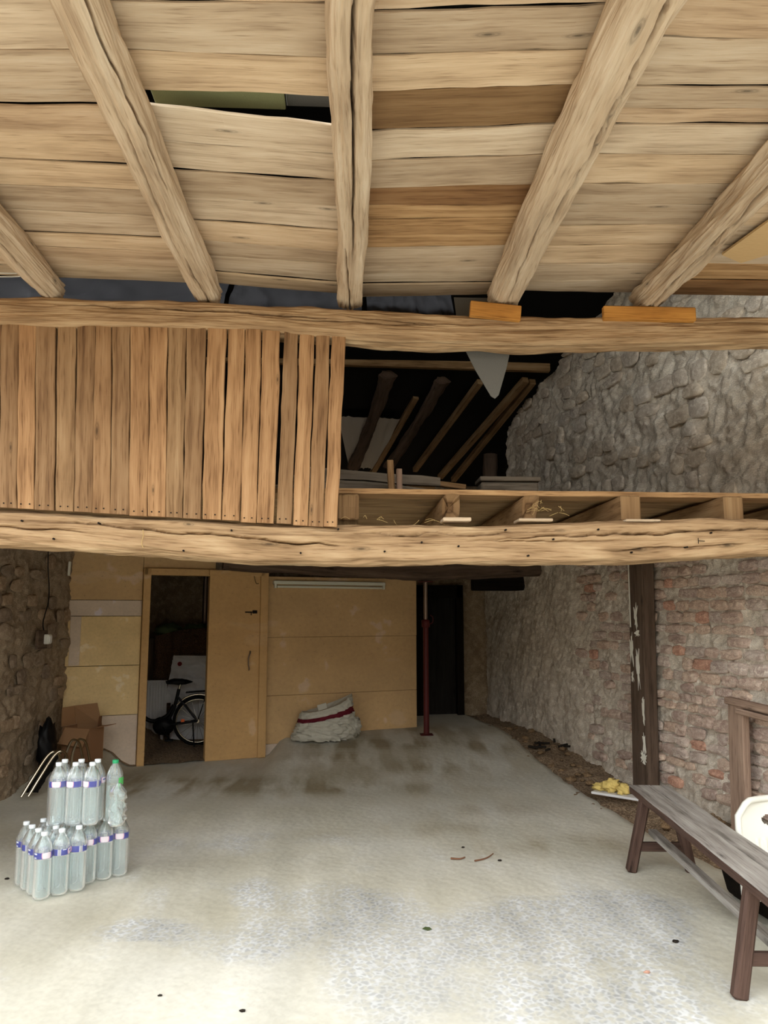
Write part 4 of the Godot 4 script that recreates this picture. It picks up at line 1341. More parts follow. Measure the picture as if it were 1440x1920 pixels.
# ================================================================= right side
func build_right_side():
	# twin wall posts with peeling paint
	var t := thing("wall_post", "pair of dark brown timber studs against the brick wall, flaked white paint", "post", Vector3(2.587, 0, -6.75), RW_TURN)
	put("stud", bar_mesh(Vector3(0.03, 0.0, 0.075), Vector3(0.10, 2.08, 0.075), 0.10, 0.10, Vector3(0, 0, 1), 0.008), M.old_brown, t)
	put("stud", bar_mesh(Vector3(0.175, 0.0, 0.085), Vector3(0.235, 2.08, 0.085), 0.12, 0.12, Vector3(0, 0, 1), 0.008), M.old_brown, t)
	put("pale_strip", bar_mesh(Vector3(0.055, 1.38, 0.128), Vector3(0.063, 2.08, 0.128), 0.014, 0.008, Vector3(0, 0, 1), 0.002), M.white_paint, t, "thin pale strip on the edge")
	var flakes := [[0.055, 1.20, 0.03, 0.28, 0.126], [0.05, 0.96, 0.025, 0.10, 0.126], [0.17, 1.46, 0.035, 0.24, 0.147], [0.185, 1.33, 0.05, 0.05, 0.147], [0.172, 1.05, 0.03, 0.36, 0.147], [0.225, 0.70, 0.02, 0.22, 0.147], [0.215, 0.42, 0.022, 0.22, 0.147], [0.205, 0.30, 0.055, 0.10, 0.147]]
	for i in flakes.size():
		var q: Array = flakes[i]
		var poly := PackedVector2Array()
		for k in 22:
			var a := TAU * k / 22
			var r := 0.78 + nz.get_noise_2d(cos(a) * 3.0 + i * 7.0, sin(a) * 3.0) * 0.7
			poly.append(Vector2(signf(cos(a)) * pow(absf(cos(a)), 0.6) * q[2] * 0.9 * r, signf(sin(a)) * pow(absf(sin(a)), 0.6) * q[3] * 0.5 * r))
		var o := put("paint_flake", plate_mesh(poly, 0.003), M.white_paint, t, "flake of white paint")
		o.position = Vector3(q[0], q[1], q[4])
	# bench
	var ax := Vector3(-0.084, 0, 1.0).normalized()   # far to near
	var far := Vector3(1.862, 0, -4.84)
	var b := thing("wooden_bench", "long old wooden bench with splayed dark red legs and grey worn seat", "bench", far, atan2(ax.x, ax.z))
	# local: z from 0 (far end) to 1.98 (near end), x across
	var L := 1.98
	var st := begin()
	put("seat", slab_mesh(Vector3(-0.115, 0.45, 0.0), Vector3(-0.125, 0.45, L), Vector3(0.015, 0.45, 0.0), Vector3(0.01, 0.45, L), Vector3.UP, 0.034, 0.002, 20), M.bench_top, b)
	put("seat", slab_mesh(Vector3(0.017, 0.451, 0.01), Vector3(0.012, 0.451, L), Vector3(0.118, 0.451, 0.01), Vector3(0.12, 0.451, L), Vector3.UP, 0.034, 0.002, 20), M.bench_top, b)
	put("seat_edge", slab_mesh(Vector3(-0.119, 0.410, 0.02), Vector3(-0.129, 0.410, L), Vector3(-0.119, 0.445, 0.02), Vector3(-0.129, 0.445, L), Vector3(-1, 0, 0), 0.012, 0.002, 20), M.bench_leg, b)
	for e in [[0.22, -1.0], [L - 0.32, 1.0]]:
		var z: float = e[0]
		var sl: float = e[1] * 0.03
		for sx in [-1, 1]:
			put("leg", bar_mesh(Vector3(sx * 0.085, 0.418, z), Vector3(sx * 0.175, 0.0, z + sl), 0.052, 0.06, Vector3(sx, 0, 0), 0.010), M.bench_leg, b)
		put("cross_rail", bar_mesh(Vector3(-0.145, 0.145, z + sl * 0.6), Vector3(0.145, 0.145, z + sl * 0.6), 0.032, 0.05), M.bench_leg, b)
	put("stretcher", bar_mesh(Vector3(0.0, 0.188, 0.05), Vector3(-0.005, 0.188, L - 0.22), 0.05, 0.034), M.bench_top, b)
	# wooden frame leaning on the wall
	var f := thing("wooden_rack", "weathered wooden rack with double top rail leaning on the brick wall", "rack", Vector3(2.587, 0, -6.75), RW_TURN)
	put("upright", bar_mesh(Vector3(1.35, -0.02, 0.145), Vector3(1.33, 0.86, 0.10), 0.155, 0.06, Vector3(0, 0, 1), 0.008), M.frame_wood, f)
	put("upright", bar_mesh(Vector3(2.25, -0.02, 0.145), Vector3(2.25, 0.80, 0.10), 0.12, 0.06, Vector3(0, 0, 1), 0.008), M.frame_wood, f)
	put("top_rail", bar_mesh(Vector3(1.24, 0.885, 0.115), Vector3(2.35, 0.825, 0.115), 0.065, 0.05, Vector3.UP, 0.008), M.frame_wood, f)
	put("lower_rail", bar_mesh(Vector3(1.36, 0.825, 0.125), Vector3(2.35, 0.765, 0.125), 0.06, 0.04, Vector3.UP, 0.008), M.frame_wood, f)
	build_plastic_chair()
	# dark curved crate under the bench
	var c := thing("dark_box", "dark low wooden box with a curved end on the floor behind the bench", "box", Vector3(2.10, 0, -4.25), 0.05)
	st = begin()
	var prof := PackedVector2Array([Vector2(0.0, 0.04), Vector2(0.02, 0.03), Vector2(0.3, 0.02), Vector2(0.62, 0.03), Vector2(0.62, 0.15), Vector2(0.10, 0.15), Vector2(0.04, 0.165), Vector2(0.0, 0.20), Vector2(-0.04, 0.20), Vector2(-0.045, 0.12)])
	var m := plate_mesh(prof, 0.14)
	var o := put("side", m, M.black_wood, c)
	o.transform = Transform3D(Basis(Vector3(0, 0, 1), Vector3.UP, Vector3(-1, 0, 0)), Vector3(-0.06, 0, 0))
	put("lid", box_mesh(Vector3(0.01, 0.157, 0.36), Vector3(0.135, 0.012, 0.52), 0.002), M.bench_top, c, "dusty grey lid")
	for z in [0.02, 0.58]:
		put("foot", box_mesh(Vector3(0.0, 0.016, z), Vector3(0.05, 0.032, 0.05), 0.003), M.black_wood, c)
	# white board with yellow foam lumps
	var h := floor_height(2.15, -6.35) + 0.03
	piece("white_board", bar_mesh(Vector3(2.05, h + 0.015, -6.50), Vector3(2.34, h + 0.02, -6.20), 0.12, 0.02), M.white_enamel, "small white board lying on the earth by the wall post", "board")
	var lump := [[2.10, -6.50, 0.055, "flat yellowish foam lump at the left end of the white board"], [2.17, -6.42, 0.06, "large yellow foam lump in the middle of the white board"], [2.24, -6.33, 0.05, "small yellow foam lump at the bench end of the white board"]]
	for i in 3:
		var q: Array = lump[i]
		o = piece("foam_lump", lump_mesh(Vector3(q[2] * 1.1, q[2] * (0.85 if i > 0 else 0.5), q[2]), 0.7, i * 9.0, 1.8, 18, 12), M.foam, q[3], "foam lump", "yellow foam lumps on the white board")
		o.position = Vector3(q[0], h + 0.03 + q[2] * (0.75 if i > 0 else 0.4), q[1])
	# rubble on the earth strip
	for i in 46:
		var z := -4.9 - rng.randf() * 4.2
		var e := slab_edge(z)
		var wx := 2.587 + 0.2078 * (z + 6.75) - 0.06
		var x := lerpf(e + 0.05, wx, rng.randf())
		var r := rng.randf_range(0.012, 0.04)
		if x > 1.95 and x < 2.4 and z < -6.1 and z > -6.6: continue
		o = piece("rubble_stone", lump_mesh(Vector3(r * 1.4, r * 0.7, r), 0.6, i * 3.0, 1.5, 9, 6), M.clod, "small stone fragment lying on the bare earth by the right wall", "stone", "stone fragments on the earth strip")
		o.position = Vector3(x, floor_height(x, z) - 0.018 + r * 0.35, z)
		o.rotation.y = rng.randf() * TAU
	# charred scraps in the far right corner
	for i in 9:
		var x := 1.95 + rng.randf() * 0.28
		var z := -8.35 + rng.randf() * 0.35
		var a := rng.randf() * TAU
		var y := floor_height(x, z) + 0.015 + rng.randf() * 0.015
		piece("charred_stick", bar_mesh(Vector3(x, y, z), Vector3(x + cos(a) * 0.16, y + 0.006, z + sin(a) * 0.12), 0.024, 0.02), M.coal, "blackened stick in the heap at the foot of the far right wall", "stick", "blackened sticks in the corner heap")

func build_plastic_chair():
	var c := thing("plastic_chair", "white moulded plastic garden chair with fluted back behind the bench", "chair", Vector3(2.20, 0, -3.78), -0.10)
	# back shell: u across -1..1, v 0..1 up; leans away from the camera
	var shell := func(u: float, v: float, off: float) -> Vector3:
		var halfw := 0.285 - 0.02 * v
		var top := v
		var x := u * halfw
		if v > 0.80:
			var q := (v - 0.80) / 0.20
			x = u * halfw * (1.0 - 0.25 * q * q)
		var z := -0.10 * v - 0.07 * (1.0 - u * u)
		return Vector3(x, 0.12 + 0.455 * top, z + off)
	var st := begin()
	var nu := 110
	var nv := 72
	var solid := func(i: int, j: int) -> bool:
		var u := -1.0 + 2.0 * (i + 0.5) / nu
		var v := (j + 0.5) / nv
		var q := pow(u / 0.5, 2) + pow((v - 0.78) / 0.085, 2)
		return q > 1.0
	var flute := func(u: float, v: float) -> float:
		if absf(u) < 0.68 and v < 0.62: return 0.009 * cos(u * 40.0) * ss(0.62, 0.56, v)
		return 0.0
	for i in nu:
		for j in nv:
			if not solid.call(i, j): continue
			var q := []
			for k in [[0, 0], [1, 0], [1, 1], [0, 1]]:
				var u: float = -1.0 + 2.0 * (i + k[0]) / nu
				var v: float = float(j + k[1]) / nv
				q.append(shell.call(u, v, flute.call(u, v)))
			quad(st, q[3], q[2], q[1], q[0], Vector2.ZERO, Vector2.RIGHT, Vector2.ONE, Vector2.DOWN, 0)
			quad(st, q[0] - Vector3(0, 0, 0.006), q[1] - Vector3(0, 0, 0.006), q[2] - Vector3(0, 0, 0.006), q[3] - Vector3(0, 0, 0.006), Vector2.ZERO, Vector2.RIGHT, Vector2.ONE, Vector2.DOWN, 1)
	put("backrest", done(st), M.white_plastic, c)
	# rolled rim round the back
	var rim := []
	for k in 9: rim.append(shell.call(-1.0, k / 8.0 * 0.96, 0.0))
	for k in 13: rim.append(shell.call(-1.0 + k / 6.0, 1.0, 0.0))
	for k in 9: rim.append(shell.call(1.0, 0.96 - k / 8.0 * 0.96, 0.0))
	st = begin()
	tube(st, rim, 0.016, -1.0, 8)
	put("rim", done(st), M.white_plastic, c)
	# seat and legs
	put("seat", box_mesh(Vector3(0.0, 0.25, 0.16), Vector3(0.50, 0.02, 0.42), 0.008), M.white_plastic, c)
	for sx in [-1, 1]:
		put("leg", bar_mesh(Vector3(sx * 0.22, 0.245, 0.34), Vector3(sx * 0.25, 0.0, 0.40), 0.05, 0.03, Vector3(sx, 0, 0), 0.006), M.white_plastic, c)
		put("leg", bar_mesh(Vector3(sx * 0.24, 0.245, -0.02), Vector3(sx * 0.26, 0.0, -0.10), 0.05, 0.03, Vector3(sx, 0, 0), 0.006), M.white_plastic, c)

# ================================================================= left side
func build_left_side():
	# switch on a wooden board, cable up the wall
	var s := thing("light_switch", "white light switch on a small brown board on the left wall", "switch", Vector3(-2.72, 0, -6.98), PI / 2)
	put("backing_board", box_mesh(Vector3(-0.03, 1.272, 0.055), Vector3(0.20, 0.16, 0.03), 0.004), M.old_brown, s)
	put("switch_box", box_mesh(Vector3(0.02, 1.275, 0.09), Vector3(0.085, 0.085, 0.045), 0.008), M.white_plastic, s)
	put("rocker", box_mesh(Vector3(0.02, 1.275, 0.115), Vector3(0.05, 0.06, 0.010), 0.003), M.white_enamel, s)
	put("cable", tube_mesh(curve_pts([Vector3(0.0, 1.32, 0.07), Vector3(0.01, 1.42, 0.045), Vector3(0.09, 1.60, 0.05), Vector3(0.10, 1.75, 0.045), Vector3(0.04, 1.90, 0.05), Vector3(0.03, 2.12, 0.045)]), 0.005, -1, 8), M.black_plastic, s)
	piece("pale_stick", bar_mesh(Vector3(-2.69, 1.86, -7.60), Vector3(-2.69, 2.0, -7.61), 0.02, 0.03), M.white_paint, "short pale stick upright on the left wall beside the partition", "stick")
	# cardboard box, open flaps
	var gy := floor_height(-2.46, -7.5)
	var b := thing("cardboard_box", "open brown cardboard box with raised flaps in the back left corner", "box", Vector3(-2.44, gy, -7.48), -0.35)
	var W := 0.30
	var D := 0.20
	var H := 0.30
	put("front_wall", box_mesh(Vector3(0, H * 0.5, D * 0.5), Vector3(W, H, 0.006), 0.001), M.cardboard, b)
	put("back_wall", box_mesh(Vector3(0, H * 0.5, -D * 0.5), Vector3(W, H, 0.006), 0.001), M.cardboard_in, b)
	put("side_wall", box_mesh(Vector3(-W * 0.5 + 0.003, H * 0.5, 0), Vector3(0.006, H, D - 0.006), 0.001), M.cardboard, b)
	put("side_wall", box_mesh(Vector3(W * 0.5 - 0.003, H * 0.5, 0), Vector3(0.006, H, D - 0.006), 0.001), M.cardboard, b)
	put("bottom", box_mesh(Vector3(0, 0.004, 0), Vector3(W, 0.006, D), 0.001), M.cardboard, b)
	var flap := func(c: Array, mat):
		var st := begin()
		var n: Vector3 = (c[1] - c[0]).cross(c[3] - c[0]).normalized() * 0.005
		quad(st, c[0], c[1], c[2], c[3])
		quad(st, c[3] + n, c[2] + n, c[1] + n, c[0] + n)
		for k in 4: quad(st, c[k], c[k] + n, c[(k + 1) % 4] + n, c[(k + 1) % 4])
		put("flap", done(st), mat, b)
	flap.call([Vector3(-W / 2, H, -D / 2), Vector3(W / 2 - 0.02, H, -D / 2), Vector3(W / 2 - 0.10, H + 0.20, -D / 2 - 0.02), Vector3(-W / 2 - 0.03, H + 0.17, -D / 2 + 0.02)], M.cardboard_in)
	flap.call([Vector3(-W / 2 - 0.01, H, -D / 2), Vector3(-W / 2 - 0.01, H, D / 2), Vector3(-W / 2 - 0.03, H + 0.17, D / 2 - 0.02), Vector3(-W / 2 - 0.02, H + 0.17, -D / 2 + 0.03)], M.cardboard_in)
	flap.call([Vector3(-W / 2 + 0.03, H, D / 2), Vector3(W / 2, H, D / 2), Vector3(W / 2 - 0.02, H - 0.16, D / 2 + 0.07), Vector3(-W / 2 + 0.02, H - 0.14, D / 2 + 0.08)], M.cardboard_in)
	flap.call([Vector3(W / 2, H, D / 2 - 0.01), Vector3(W / 2, H, -D / 2 + 0.01), Vector3(W / 2 + 0.17, H + 0.03, -D / 2 + 0.05), Vector3(W / 2 + 0.13, H + 0.02, D / 2 - 0.06)], M.cardboard)
	flap.call([Vector3(W / 2 - 0.02, H, -D / 2 + 0.012), Vector3(W / 2 + 0.005, H, -D / 2 + 0.10), Vector3(W / 2 + 0.01, H + 0.09, -D / 2 + 0.09), Vector3(W / 2 - 0.01, H + 0.09, -D / 2 + 0.02)], M.cardboard)
	# tubular folding chair lying folded
	var c := thing("folding_chair", "folded chair of bent metal tube with black seat leaning by the left wall", "chair", Vector3(0, 0, 0))
	var g0 := floor_height(-2.45, -6.75)
	for k in 2:
		var o := Vector3(0.055 * k, 0.004 * k, 0.0)
		put("tube_frame", tube_mesh(curve_pts([Vector3(-2.56, g0 + 0.02, -6.45) + o, Vector3(-2.50, g0 + 0.16, -6.52) + o, Vector3(-2.435, g0 + 0.30, -6.60) + o, Vector3(-2.385, g0 + 0.335, -6.63) + o, Vector3(-2.33, g0 + 0.30, -6.60) + o, Vector3(-2.27, g0 + 0.17, -6.50) + o, Vector3(-2.19, 0.03, -6.36) + o], 8), 0.011, -1, 10), M.chrome, c)
		put("tube_frame", tube_mesh(curve_pts([Vector3(-2.38, g0 + 0.02, -6.95) + o, Vector3(-2.40, g0 + 0.22, -6.93) + o, Vector3(-2.36, g0 + 0.36, -6.92) + o, Vector3(-2.31, g0 + 0.385, -6.90) + o, Vector3(-2.26, g0 + 0.34, -6.87) + o, Vector3(-2.19, g0 + 0.18, -6.78) + o, Vector3(-2.12, 0.04, -6.65) + o], 8), 0.011, -1, 10), M.chrome, c)
	var st := begin()
	sheet_grid(st, [Vector3(-2.55, g0 + 0.05, -6.46), Vector3(-2.47, g0 + 0.03, -6.55), Vector3(-2.41, g0 + 0.315, -6.62), Vector3(-2.39, g0 + 0.31, -6.85)], Vector3(-1, 0.5, 0), 0.006, 10, 20, 3.0, 3.0)
	put("seat_panel", done(st), M.black_plastic, c, "black seat panel")
	# dark wedge of lining between box and wall
	piece("dark_bag", lump_mesh(Vector3(0.07, 0.24, 0.12), 0.5, 44.0, 1.5, 16, 12), M.black_plastic, "dark plastic bag squeezed between the box and the left wall", "bag").position = Vector3(-2.63, floor_height(-2.6, -7.15) + 0.2, -7.12)

# ================================================================= bottled water
func bottle_profile(h: float, r: float) -> Array:
	var out := [[0.0, 0.006], [r * 0.55, 0.002], [r * 0.86, 0.004], [r * 0.97, 0.016]]
	var y := 0.022
	while y < h * 0.60:        # ribs
		out.append([r, y])
		out.append([r * 0.965, y + 0.008])
		y += 0.016
	out.append_array([[r, h * 0.615], [r, h * 0.715], [r * 0.965, h * 0.725], [r, h * 0.74], [r * 0.93, h * 0.79], [r * 0.72, h * 0.86], [r * 0.45, h * 0.92], [r * 0.32, h * 0.945], [r * 0.32, h * 0.962], [0.0, h * 0.963]])
	return out

func make_bottle(parent: Node, called: String, at: Vector3, turn: float, meshes: Array, cap_mat, label_mat) -> MeshInstance3D:
	var o := put(called, meshes[0], M.water, parent)
	o.position = at
	o.rotation.y = turn
	put("cap", meshes[1], cap_mat, o)
	if label_mat: put("label", meshes[2], label_mat, o, "blue band with a pale oval badge")
	return o

func build_bottles():
	var h := 0.335
	var r := 0.0455
	var st := begin()
	lathe(st, bottle_profile(h, r), 28)
	var body := done(st)
	st = begin()
	lathe(st, [[r * 0.36, h * 0.945], [r * 0.38, h * 0.95], [r * 0.38, h * 0.995], [r * 0.34, h], [0.0, h]], 18)
	var cap := done(st)
	st = begin()
	lathe(st, [[r + 0.0008, h * 0.618], [r + 0.0012, h * 0.622], [r + 0.0012, h * 0.708], [r + 0.0008, h * 0.712]], 32)
	var lab := done(st)
	var meshes := [body, cap, lab]
	var pitch := 0.0925
	var defs := [
		["shrink-wrapped pack of six water bottles on the floor, nearest the camera", Vector3(-1.607, 0, -4.385), 0.69, 3, 2],
		["shrink-wrapped pack of six water bottles on the floor, behind the nearest pack on the left", Vector3(-1.607, 0, -4.385) + Vector3(-0.637, 0, -0.771) * pitch * 2.12, 0.69, 3, 2],
		["shrink-wrapped pack of six water bottles on the floor, at the right of the stack", Vector3(-1.607, 0, -4.385) + Vector3(0.771, 0, -0.637) * pitch * 3.0 + Vector3(-0.637, 0, -0.771) * pitch * 0.92, 0.69, 3, 2],
		["shrink-wrapped pack of six water bottles lying on top of the other packs", Vector3(-1.603, h + 0.003, -4.535), 0.0, 3, 2]]
	for d in defs:
		var base: Vector3 = d[1]
		if base.y < 0.1: base.y = floor_height(base.x, base.z) + 0.006
		var t := thing("water_bottle_pack", d[0], "bottle pack", base, d[2], "packs of bottled water")
		var n := 0
		for i in d[3]:
			for j in d[4]:
				make_bottle(t, "bottle", Vector3(i * pitch, 0, -j * pitch), rng.randf_range(-0.5, 0.5) + (2.4 if rng.randf() < 0.6 else 0.6), meshes, M.cap_clear, M.label)
				n += 1
		# shrink film: scalloped skirt round the six bottles, closing at the shoulders
		st = begin()
		var P := []
		var U := []
		for lv in [[0.004, 1.0], [0.06, 1.0], [0.13, 1.0], [0.20, 1.0], [h * 0.74, 1.0], [h * 0.80, 0.93], [h * 0.86, 0.8]]:
			var row := PackedVector3Array()
			var ur := PackedVector2Array()
			for k in 97:
				var a := TAU * (k % 96) / 96
				var cx: float = pitch * (d[3] - 1) * 0.5
				var cz: float = -pitch * (d[4] - 1) * 0.5
				var dir := Vector2(cos(a), sin(a))
				var best := 0.0
				for i in d[3]:
					for j in d[4]:
						var q := Vector2(i * pitch - cx, -j * pitch - cz)
						var along := q.dot(dir)
						var off2 := q.length_squared() - along * along
						var rr := (r + 0.006) * (r + 0.006)
						if off2 < rr: best = maxf(best, along + sqrt(rr - off2))
				best = best * lv[1] + nz.get_noise_2d(a * 3.0, lv[0] * 20.0) * 0.0015
				row.append(Vector3(cx + dir.x * best, lv[0], cz + dir.y * best))
				ur.append(Vector2(k / 96.0, lv[0]))
			P.append(row)
			U.append(ur)
		grid(st, P, U, false)
		put("shrink_film", done(st), M.film, t, "clear wrinkled film")
		var knot := put("film_tuft", lump_mesh(Vector3(0.035, 0.012, 0.02), 0.9, rng.randf() * 50.0, 2.5, 14, 8), M.film, t)
		knot.position = Vector3(pitch, h * 0.93, -pitch * 0.5)
	# loose bottles beside the top pack
	var gb := thing("green_capped_bottle", "clear bottle with a green cap standing beside the top pack", "bottle", Vector3(-1.31, h + 0.003, -4.60), 0.4)
	var o := make_bottle(gb, "body", Vector3.ZERO, 0.0, [body, cap, lab], M.cap_green, null)
	st = begin()
	var LP := []
	var LU := []
	for lv in [0.60, 0.72]:
		var lrow := PackedVector3Array()
		var lur := PackedVector2Array()
		for k in 9:
			var a := 0.2 + k * 0.13
			lrow.append(Vector3(cos(a) * (r + 0.0012), h * lv, sin(a) * (r + 0.0012)))
			lur.append(Vector2(k / 8.0, lv))
		LP.append(lrow)
		LU.append(lur)
	grid(st, LP, LU, false)
	put("label", done(st), M.label_green, o, "small green paper label")
	st = begin()
	var P := []
	var U := []
	var prof := bottle_profile(0.235, 0.043)
	for i in prof.size():
		var row := PackedVector3Array()
		var ur := PackedVector2Array()
		for j in 29:
			var a := TAU * (j % 28) / 28
			var y: float = prof[i][1]
			var k: float = 1.0 + nz.get_noise_3d(cos(a) * 1.8, y * 22.0, sin(a) * 1.8) * 0.45
			if i < 4: k = 1.0
			row.append(Vector3(cos(a) * prof[i][0] * k + 0.12 * y * y * 4.0 * 0.1, y, sin(a) * prof[i][0] * k))
			ur.append(Vector2(j / 28.0, y))
		P.append(row)
		U.append(ur)
	grid(st, P, U, false)
	var cb := thing("crushed_bottle", "crushed clear plastic bottle in front of the green-capped bottle", "bottle", Vector3(-1.262, h + 0.003, -4.50), 0.0)
	put("body", done(st), M.water, cb)

# ================================================================= store room behind the door
func build_store_room():
	# bicycle: rear wheel towards the door leaf, front hidden behind the jamb
	var b := thing("bicycle", "black step-through bicycle with rear rack and orange spoke reflector in the doorway", "bicycle", Vector3(-1.70, 0, -9.15), 0.12)
	for w in [[0.0, "rear_wheel"], [-1.02, "front_wheel"]]:
		var st := begin()
		var ring := []
		for k in 41: ring.append(Vector3(w[0] + cos(TAU * k / 40) * 0.262, 0.28 + sin(TAU * k / 40) * 0.262, 0))
		tube(st, ring, 0.019, -1.0, 8, false)
		var wheel := put(w[1], done(st), M.rubber, b)
		st = begin()
		ring = []
		for k in 41: ring.append(Vector3(w[0] + cos(TAU * k / 40) * 0.24, 0.28 + sin(TAU * k / 40) * 0.24, 0))
		tube(st, ring, 0.008, -1.0, 6, false)
		put("rim", done(st), M.chrome, wheel)
		st = begin()
		for k in 20:
			var a := TAU * k / 20
			tube(st, [Vector3(w[0], 0.28, 0.02 if k % 2 == 0 else -0.02), Vector3(w[0] + cos(a) * 0.24, 0.28 + sin(a) * 0.24, 0)], 0.0018, -1.0, 4, false)
		tube(st, [Vector3(w[0], 0.28, -0.045), Vector3(w[0], 0.28, 0.045)], 0.022, -1.0, 10)
		put("spokes", done(st), M.chrome, wheel)
		if w[0] == 0.0:
			put("reflector", box_mesh(Vector3(-0.165, 0.275, 0.016), Vector3(0.04, 0.055, 0.012), 0.005), M.reflector, wheel, "orange spoke reflector")
	var st := begin()
	tube(st, curve_pts([Vector3(-0.22, 0.64, 0), Vector3(-0.27, 0.42, 0), Vector3(-0.36, 0.24, 0)]), 0.02)
	tube(st, curve_pts([Vector3(-0.27, 0.46, 0), Vector3(-0.36, 0.33, 0), Vector3(-0.55, 0.30, 0), Vector3(-0.82, 0.56, 0)]), 0.024)
	tube(st, [Vector3(-0.84, 0.72, 0), Vector3(-0.80, 0.50, 0), Vector3(-1.02, 0.28, 0.0)], 0.018)
	tube(st, [Vector3(-0.36, 0.24, 0.03), Vector3(0.0, 0.28, 0.05)], 0.012)
	tube(st, [Vector3(-0.36, 0.24, -0.03), Vector3(0.0, 0.28, -0.05)], 0.012)
	tube(st, [Vector3(-0.235, 0.56, 0.02), Vector3(0.0, 0.28, 0.05)], 0.010)
	tube(st, [Vector3(-0.235, 0.56, -0.02), Vector3(0.0, 0.28, -0.05)], 0.010)
	put("frame", done(st), M.black_metal, b)
	put("seat_post", tube_mesh([Vector3(-0.22, 0.62, 0), Vector3(-0.205, 0.70, 0)], 0.013), M.chrome, b)
	var sad := put("saddle", lump_mesh(Vector3(0.14, 0.035, 0.085), 0.3, 3.0, 1.0, 18, 10), M.black_plastic, b)
	sad.position = Vector3(-0.23, 0.72, 0)
	put("motor", lump_mesh(Vector3(0.12, 0.10, 0.06), 0.2, 8.0), M.black_plastic, b).position = Vector3(-0.38, 0.23, 0)
	put("crank", bar_mesh(Vector3(-0.38, 0.23, 0.07), Vector3(-0.30, 0.09, 0.09), 0.015, 0.02), M.black_metal, b)
	put("pedal", box_mesh(Vector3(-0.30, 0.09, 0.13), Vector3(0.09, 0.02, 0.07), 0.004), M.black_plastic, b)
	st = begin()
	for z in [-0.05, 0.0, 0.05]: tube(st, [Vector3(-0.14, 0.60, z), Vector3(0.22, 0.62, z)], 0.006)
	for x in [-0.12, 0.0, 0.12, 0.21]: tube(st, [Vector3(x, 0.605, -0.05), Vector3(x, 0.605, 0.05)], 0.005)
	for z in [-0.05, 0.05]: tube(st, [Vector3(0.1, 0.61, z), Vector3(0.0, 0.28, z)], 0.005)
	put("rack", done(st), M.black_metal, b)
	st = begin()
	var arc := []
	for k in 15: arc.append(Vector3(cos(2.5 - k * 0.2) * 0.295, 0.28 + sin(2.5 - k * 0.2) * 0.295, 0))
	tube(st, arc, 0.014, -1.0, 6)
	put("mudguard", done(st), M.chrome, b)
	put("handlebar", tube_mesh(curve_pts([Vector3(-0.70, 0.92, 0.27), Vector3(-0.84, 0.93, 0.12), Vector3(-0.86, 0.86, 0.0), Vector3(-0.84, 0.93, -0.12), Vector3(-0.70, 0.92, -0.27)]), 0.011), M.black_metal, b)
	put("stem", tube_mesh([Vector3(-0.84, 0.72, 0), Vector3(-0.86, 0.87, 0)], 0.013), M.black_metal, b)
	put("kickstand", tube_mesh([Vector3(-0.05, 0.27, 0.05), Vector3(-0.02, 0.0, 0.16)], 0.008), M.black_metal, b)
	# white bag with printed dots
	var wb := thing("white_bag", "stiff white printed bag standing behind the bicycle saddle", "bag", Vector3(-1.74, 0, -9.62), 0.05)
	st = begin()
	sheet_grid(st, [Vector3(-0.34, 1.0, 0.10), Vector3(0.32, 0.99, 0.10), Vector3(-0.42, 0.45, 0.14), Vector3(0.32, 0.40, 0.14)], Vector3(0, 0, 1), 0.03, 24, 24, 3.0, 3.0)
	put("front", done(st), M.white_enamel, wb)
	put("body", box_mesh(Vector3(-0.03, 0.48, 0.0), Vector3(0.66, 0.96, 0.18), 0.02), M.white_enamel, wb)
	put("red_dot", tube_mesh([Vector3(-0.26, 0.90, 0.13), Vector3(-0.26, 0.90, 0.142)], 0.026, -1, 14), M.red_cloth, wb, "dark red printed dot")
	# ribbed white radiator on the left
	var rd := thing("radiator", "white ribbed panel radiator standing behind the bicycle frame", "radiator", Vector3(-2.33, 0, -9.45), 0.1)
	put("panel", box_mesh(Vector3(0, 0.40, 0), Vector3(0.40, 0.62, 0.03), 0.006), M.white_enamel, rd)
	for k in 12: put("rib", box_mesh(Vector3(-0.18 + k * 0.0325, 0.40, 0.02), Vector3(0.016, 0.58, 0.016), 0.004), M.white_enamel, rd)
	for x in [-0.16, 0.16]: put("foot", box_mesh(Vector3(x, 0.046, 0), Vector3(0.03, 0.09, 0.08), 0.003), M.white_enamel, rd)
	# draped carpet and heaped cloth
	st = begin()
	var P := []
	var U := []
	for i in 31:
		var row := PackedVector3Array()
		var ur := PackedVector2Array()
		for j in 31:
			var u := i / 30.0
			var v := j / 30.0
			var x := lerpf(-2.35, -1.40, u)
			var ytop := 1.22 + 0.10 * sin(u * 2.6) 
			var y := ytop - v * (1.05 if u < 0.35 else 0.35)
			var z := -9.70 + 0.12 * v + nz.get_noise_2d(u * 6.0, v * 2.0) * 0.07
			row.append(Vector3(x, maxf(y, 0.02), z))
			ur.append(Vector2(u, v))
		P.append(row)
		U.append(ur)
	grid(st, P, U, false)
	piece("draped_carpet", done(st), M.carpet, "dark brown carpet draped over the heap in the store room", "carpet")
	piece("storage_chest", box_mesh(Vector3(-1.9, 0.6, -9.95), Vector3(1.15, 1.19, 0.30), 0.01), M.old_brown, "dark tall chest under the carpet in the store room", "chest")
	var heap := [[-2.22, 1.29, -9.88, 0.12, M.green_cloth, "pale greenish bundle on the heap, at the left in the doorway"], [-1.90, 1.29, -9.88, 0.12, M.green_cloth, "greenish bundle in the middle of the heap in the store room"], [-1.60, 1.29, -9.88, 0.11, M.red_cloth, "dark red cloth bundle on top of the heap in the store room"]]
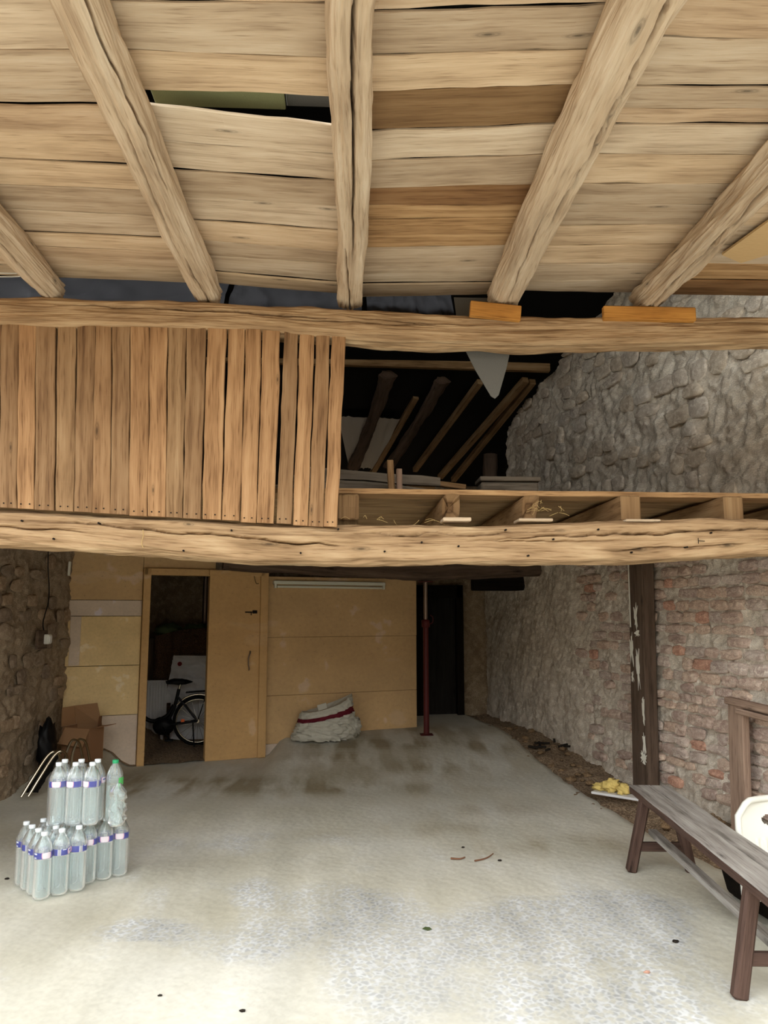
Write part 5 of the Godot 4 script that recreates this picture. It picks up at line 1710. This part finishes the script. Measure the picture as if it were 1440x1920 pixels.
	for i in heap.size():
		var q: Array = heap[i]
		var o := piece("cloth_bundle", lump_mesh(Vector3(q[3] * 1.3, q[3] * 0.65, q[3] * 0.8), 0.6, i * 21.0, 1.8, 20, 12), q[4], q[5], "cloth bundle", "bundles on the store room heap")
		o.position = Vector3(q[0], q[1], q[2])
	piece("yellow_stick", bar_mesh(Vector3(-1.60, 1.32, -9.68), Vector3(-1.42, 1.14, -9.60), 0.03, 0.03), M.yellow_wood, "yellow stick slanting beside the red bundle in the doorway", "stick")
	piece("vertical_pipe", tube_mesh([Vector3(-1.83, 1.2, -10.12), Vector3(-1.83, 2.15, -10.12)], 0.035, -1, 12), M.steel, "grey vertical pipe on the back wall of the store room", "pipe")

# ================================================================= small things on the floor
func build_floor_litter():
	var tw := [[0.647, -4.935, 0.738, -4.952, 0.006, "short brown stick on the concrete, left of the curved one"], [0.786, -4.878, 0.926, -5.017, 0.005, "thin curved reddish stick on the concrete floor"]]
	for q in tw:
		var a := Vector3(q[0], 0.008 + floor_height(q[0], q[1]), q[1])
		var b := Vector3(q[2], 0.008 + floor_height(q[2], q[3]), q[3])
		piece("twig", tube_mesh(curve_pts([a, a.lerp(b, 0.5) + Vector3(0.01, 0, 0.02), b]), q[4], q[4] * 0.6, 6), M.twig, q[5], "stick", "sticks on the concrete floor")
	var o := piece("dry_leaf", plate_mesh(PackedVector2Array([Vector2(-0.02, 0), Vector2(-0.005, 0.014), Vector2(0.015, 0.010), Vector2(0.024, -0.006), Vector2(0.004, -0.015)]), 0.003), M.leaf, "small dry green leaf on the concrete floor", "leaf")
	o.transform = Transform3D(Basis(Vector3.RIGHT, Vector3(0, 0.15, -1).normalized(), Vector3(0, 1, 0.15).normalized()), Vector3(0.391, 0.008 + floor_height(0.391, -3.894), -3.894))
	var peb := [[1.523, -3.701, 0.014, "dark grey chip of stone on the concrete beside the bench"], [1.272, -3.405, 0.012, "small reddish chip on the concrete in front of the bench"], [0.942, -4.89, 0.012, "dark pebble right of the curved stick"], [0.758, -5.168, 0.010, "tiny dark pebble beyond the sticks"], [-0.727, -3.301, 0.008, "small brown speck of dirt at the bottom left of the floor"], [-0.385, -3.162, 0.010, "dark crumb near the bottom middle of the floor"], [-1.92, -4.705, 0.011, "dark crumb left of the water bottles"]]
	for i in peb.size():
		var q: Array = peb[i]
		o = piece("pebble", lump_mesh(Vector3(q[2] * 1.2, q[2] * 0.5, q[2] * 0.7), 0.5, i * 5.0, 1.5, 10, 6), M.coal if i != 1 else M.brick_red, q[3], "pebble", "crumbs on the concrete floor")
		o.position = Vector3(q[0], floor_height(q[0], q[1]) + q[2] * 0.35, q[1])
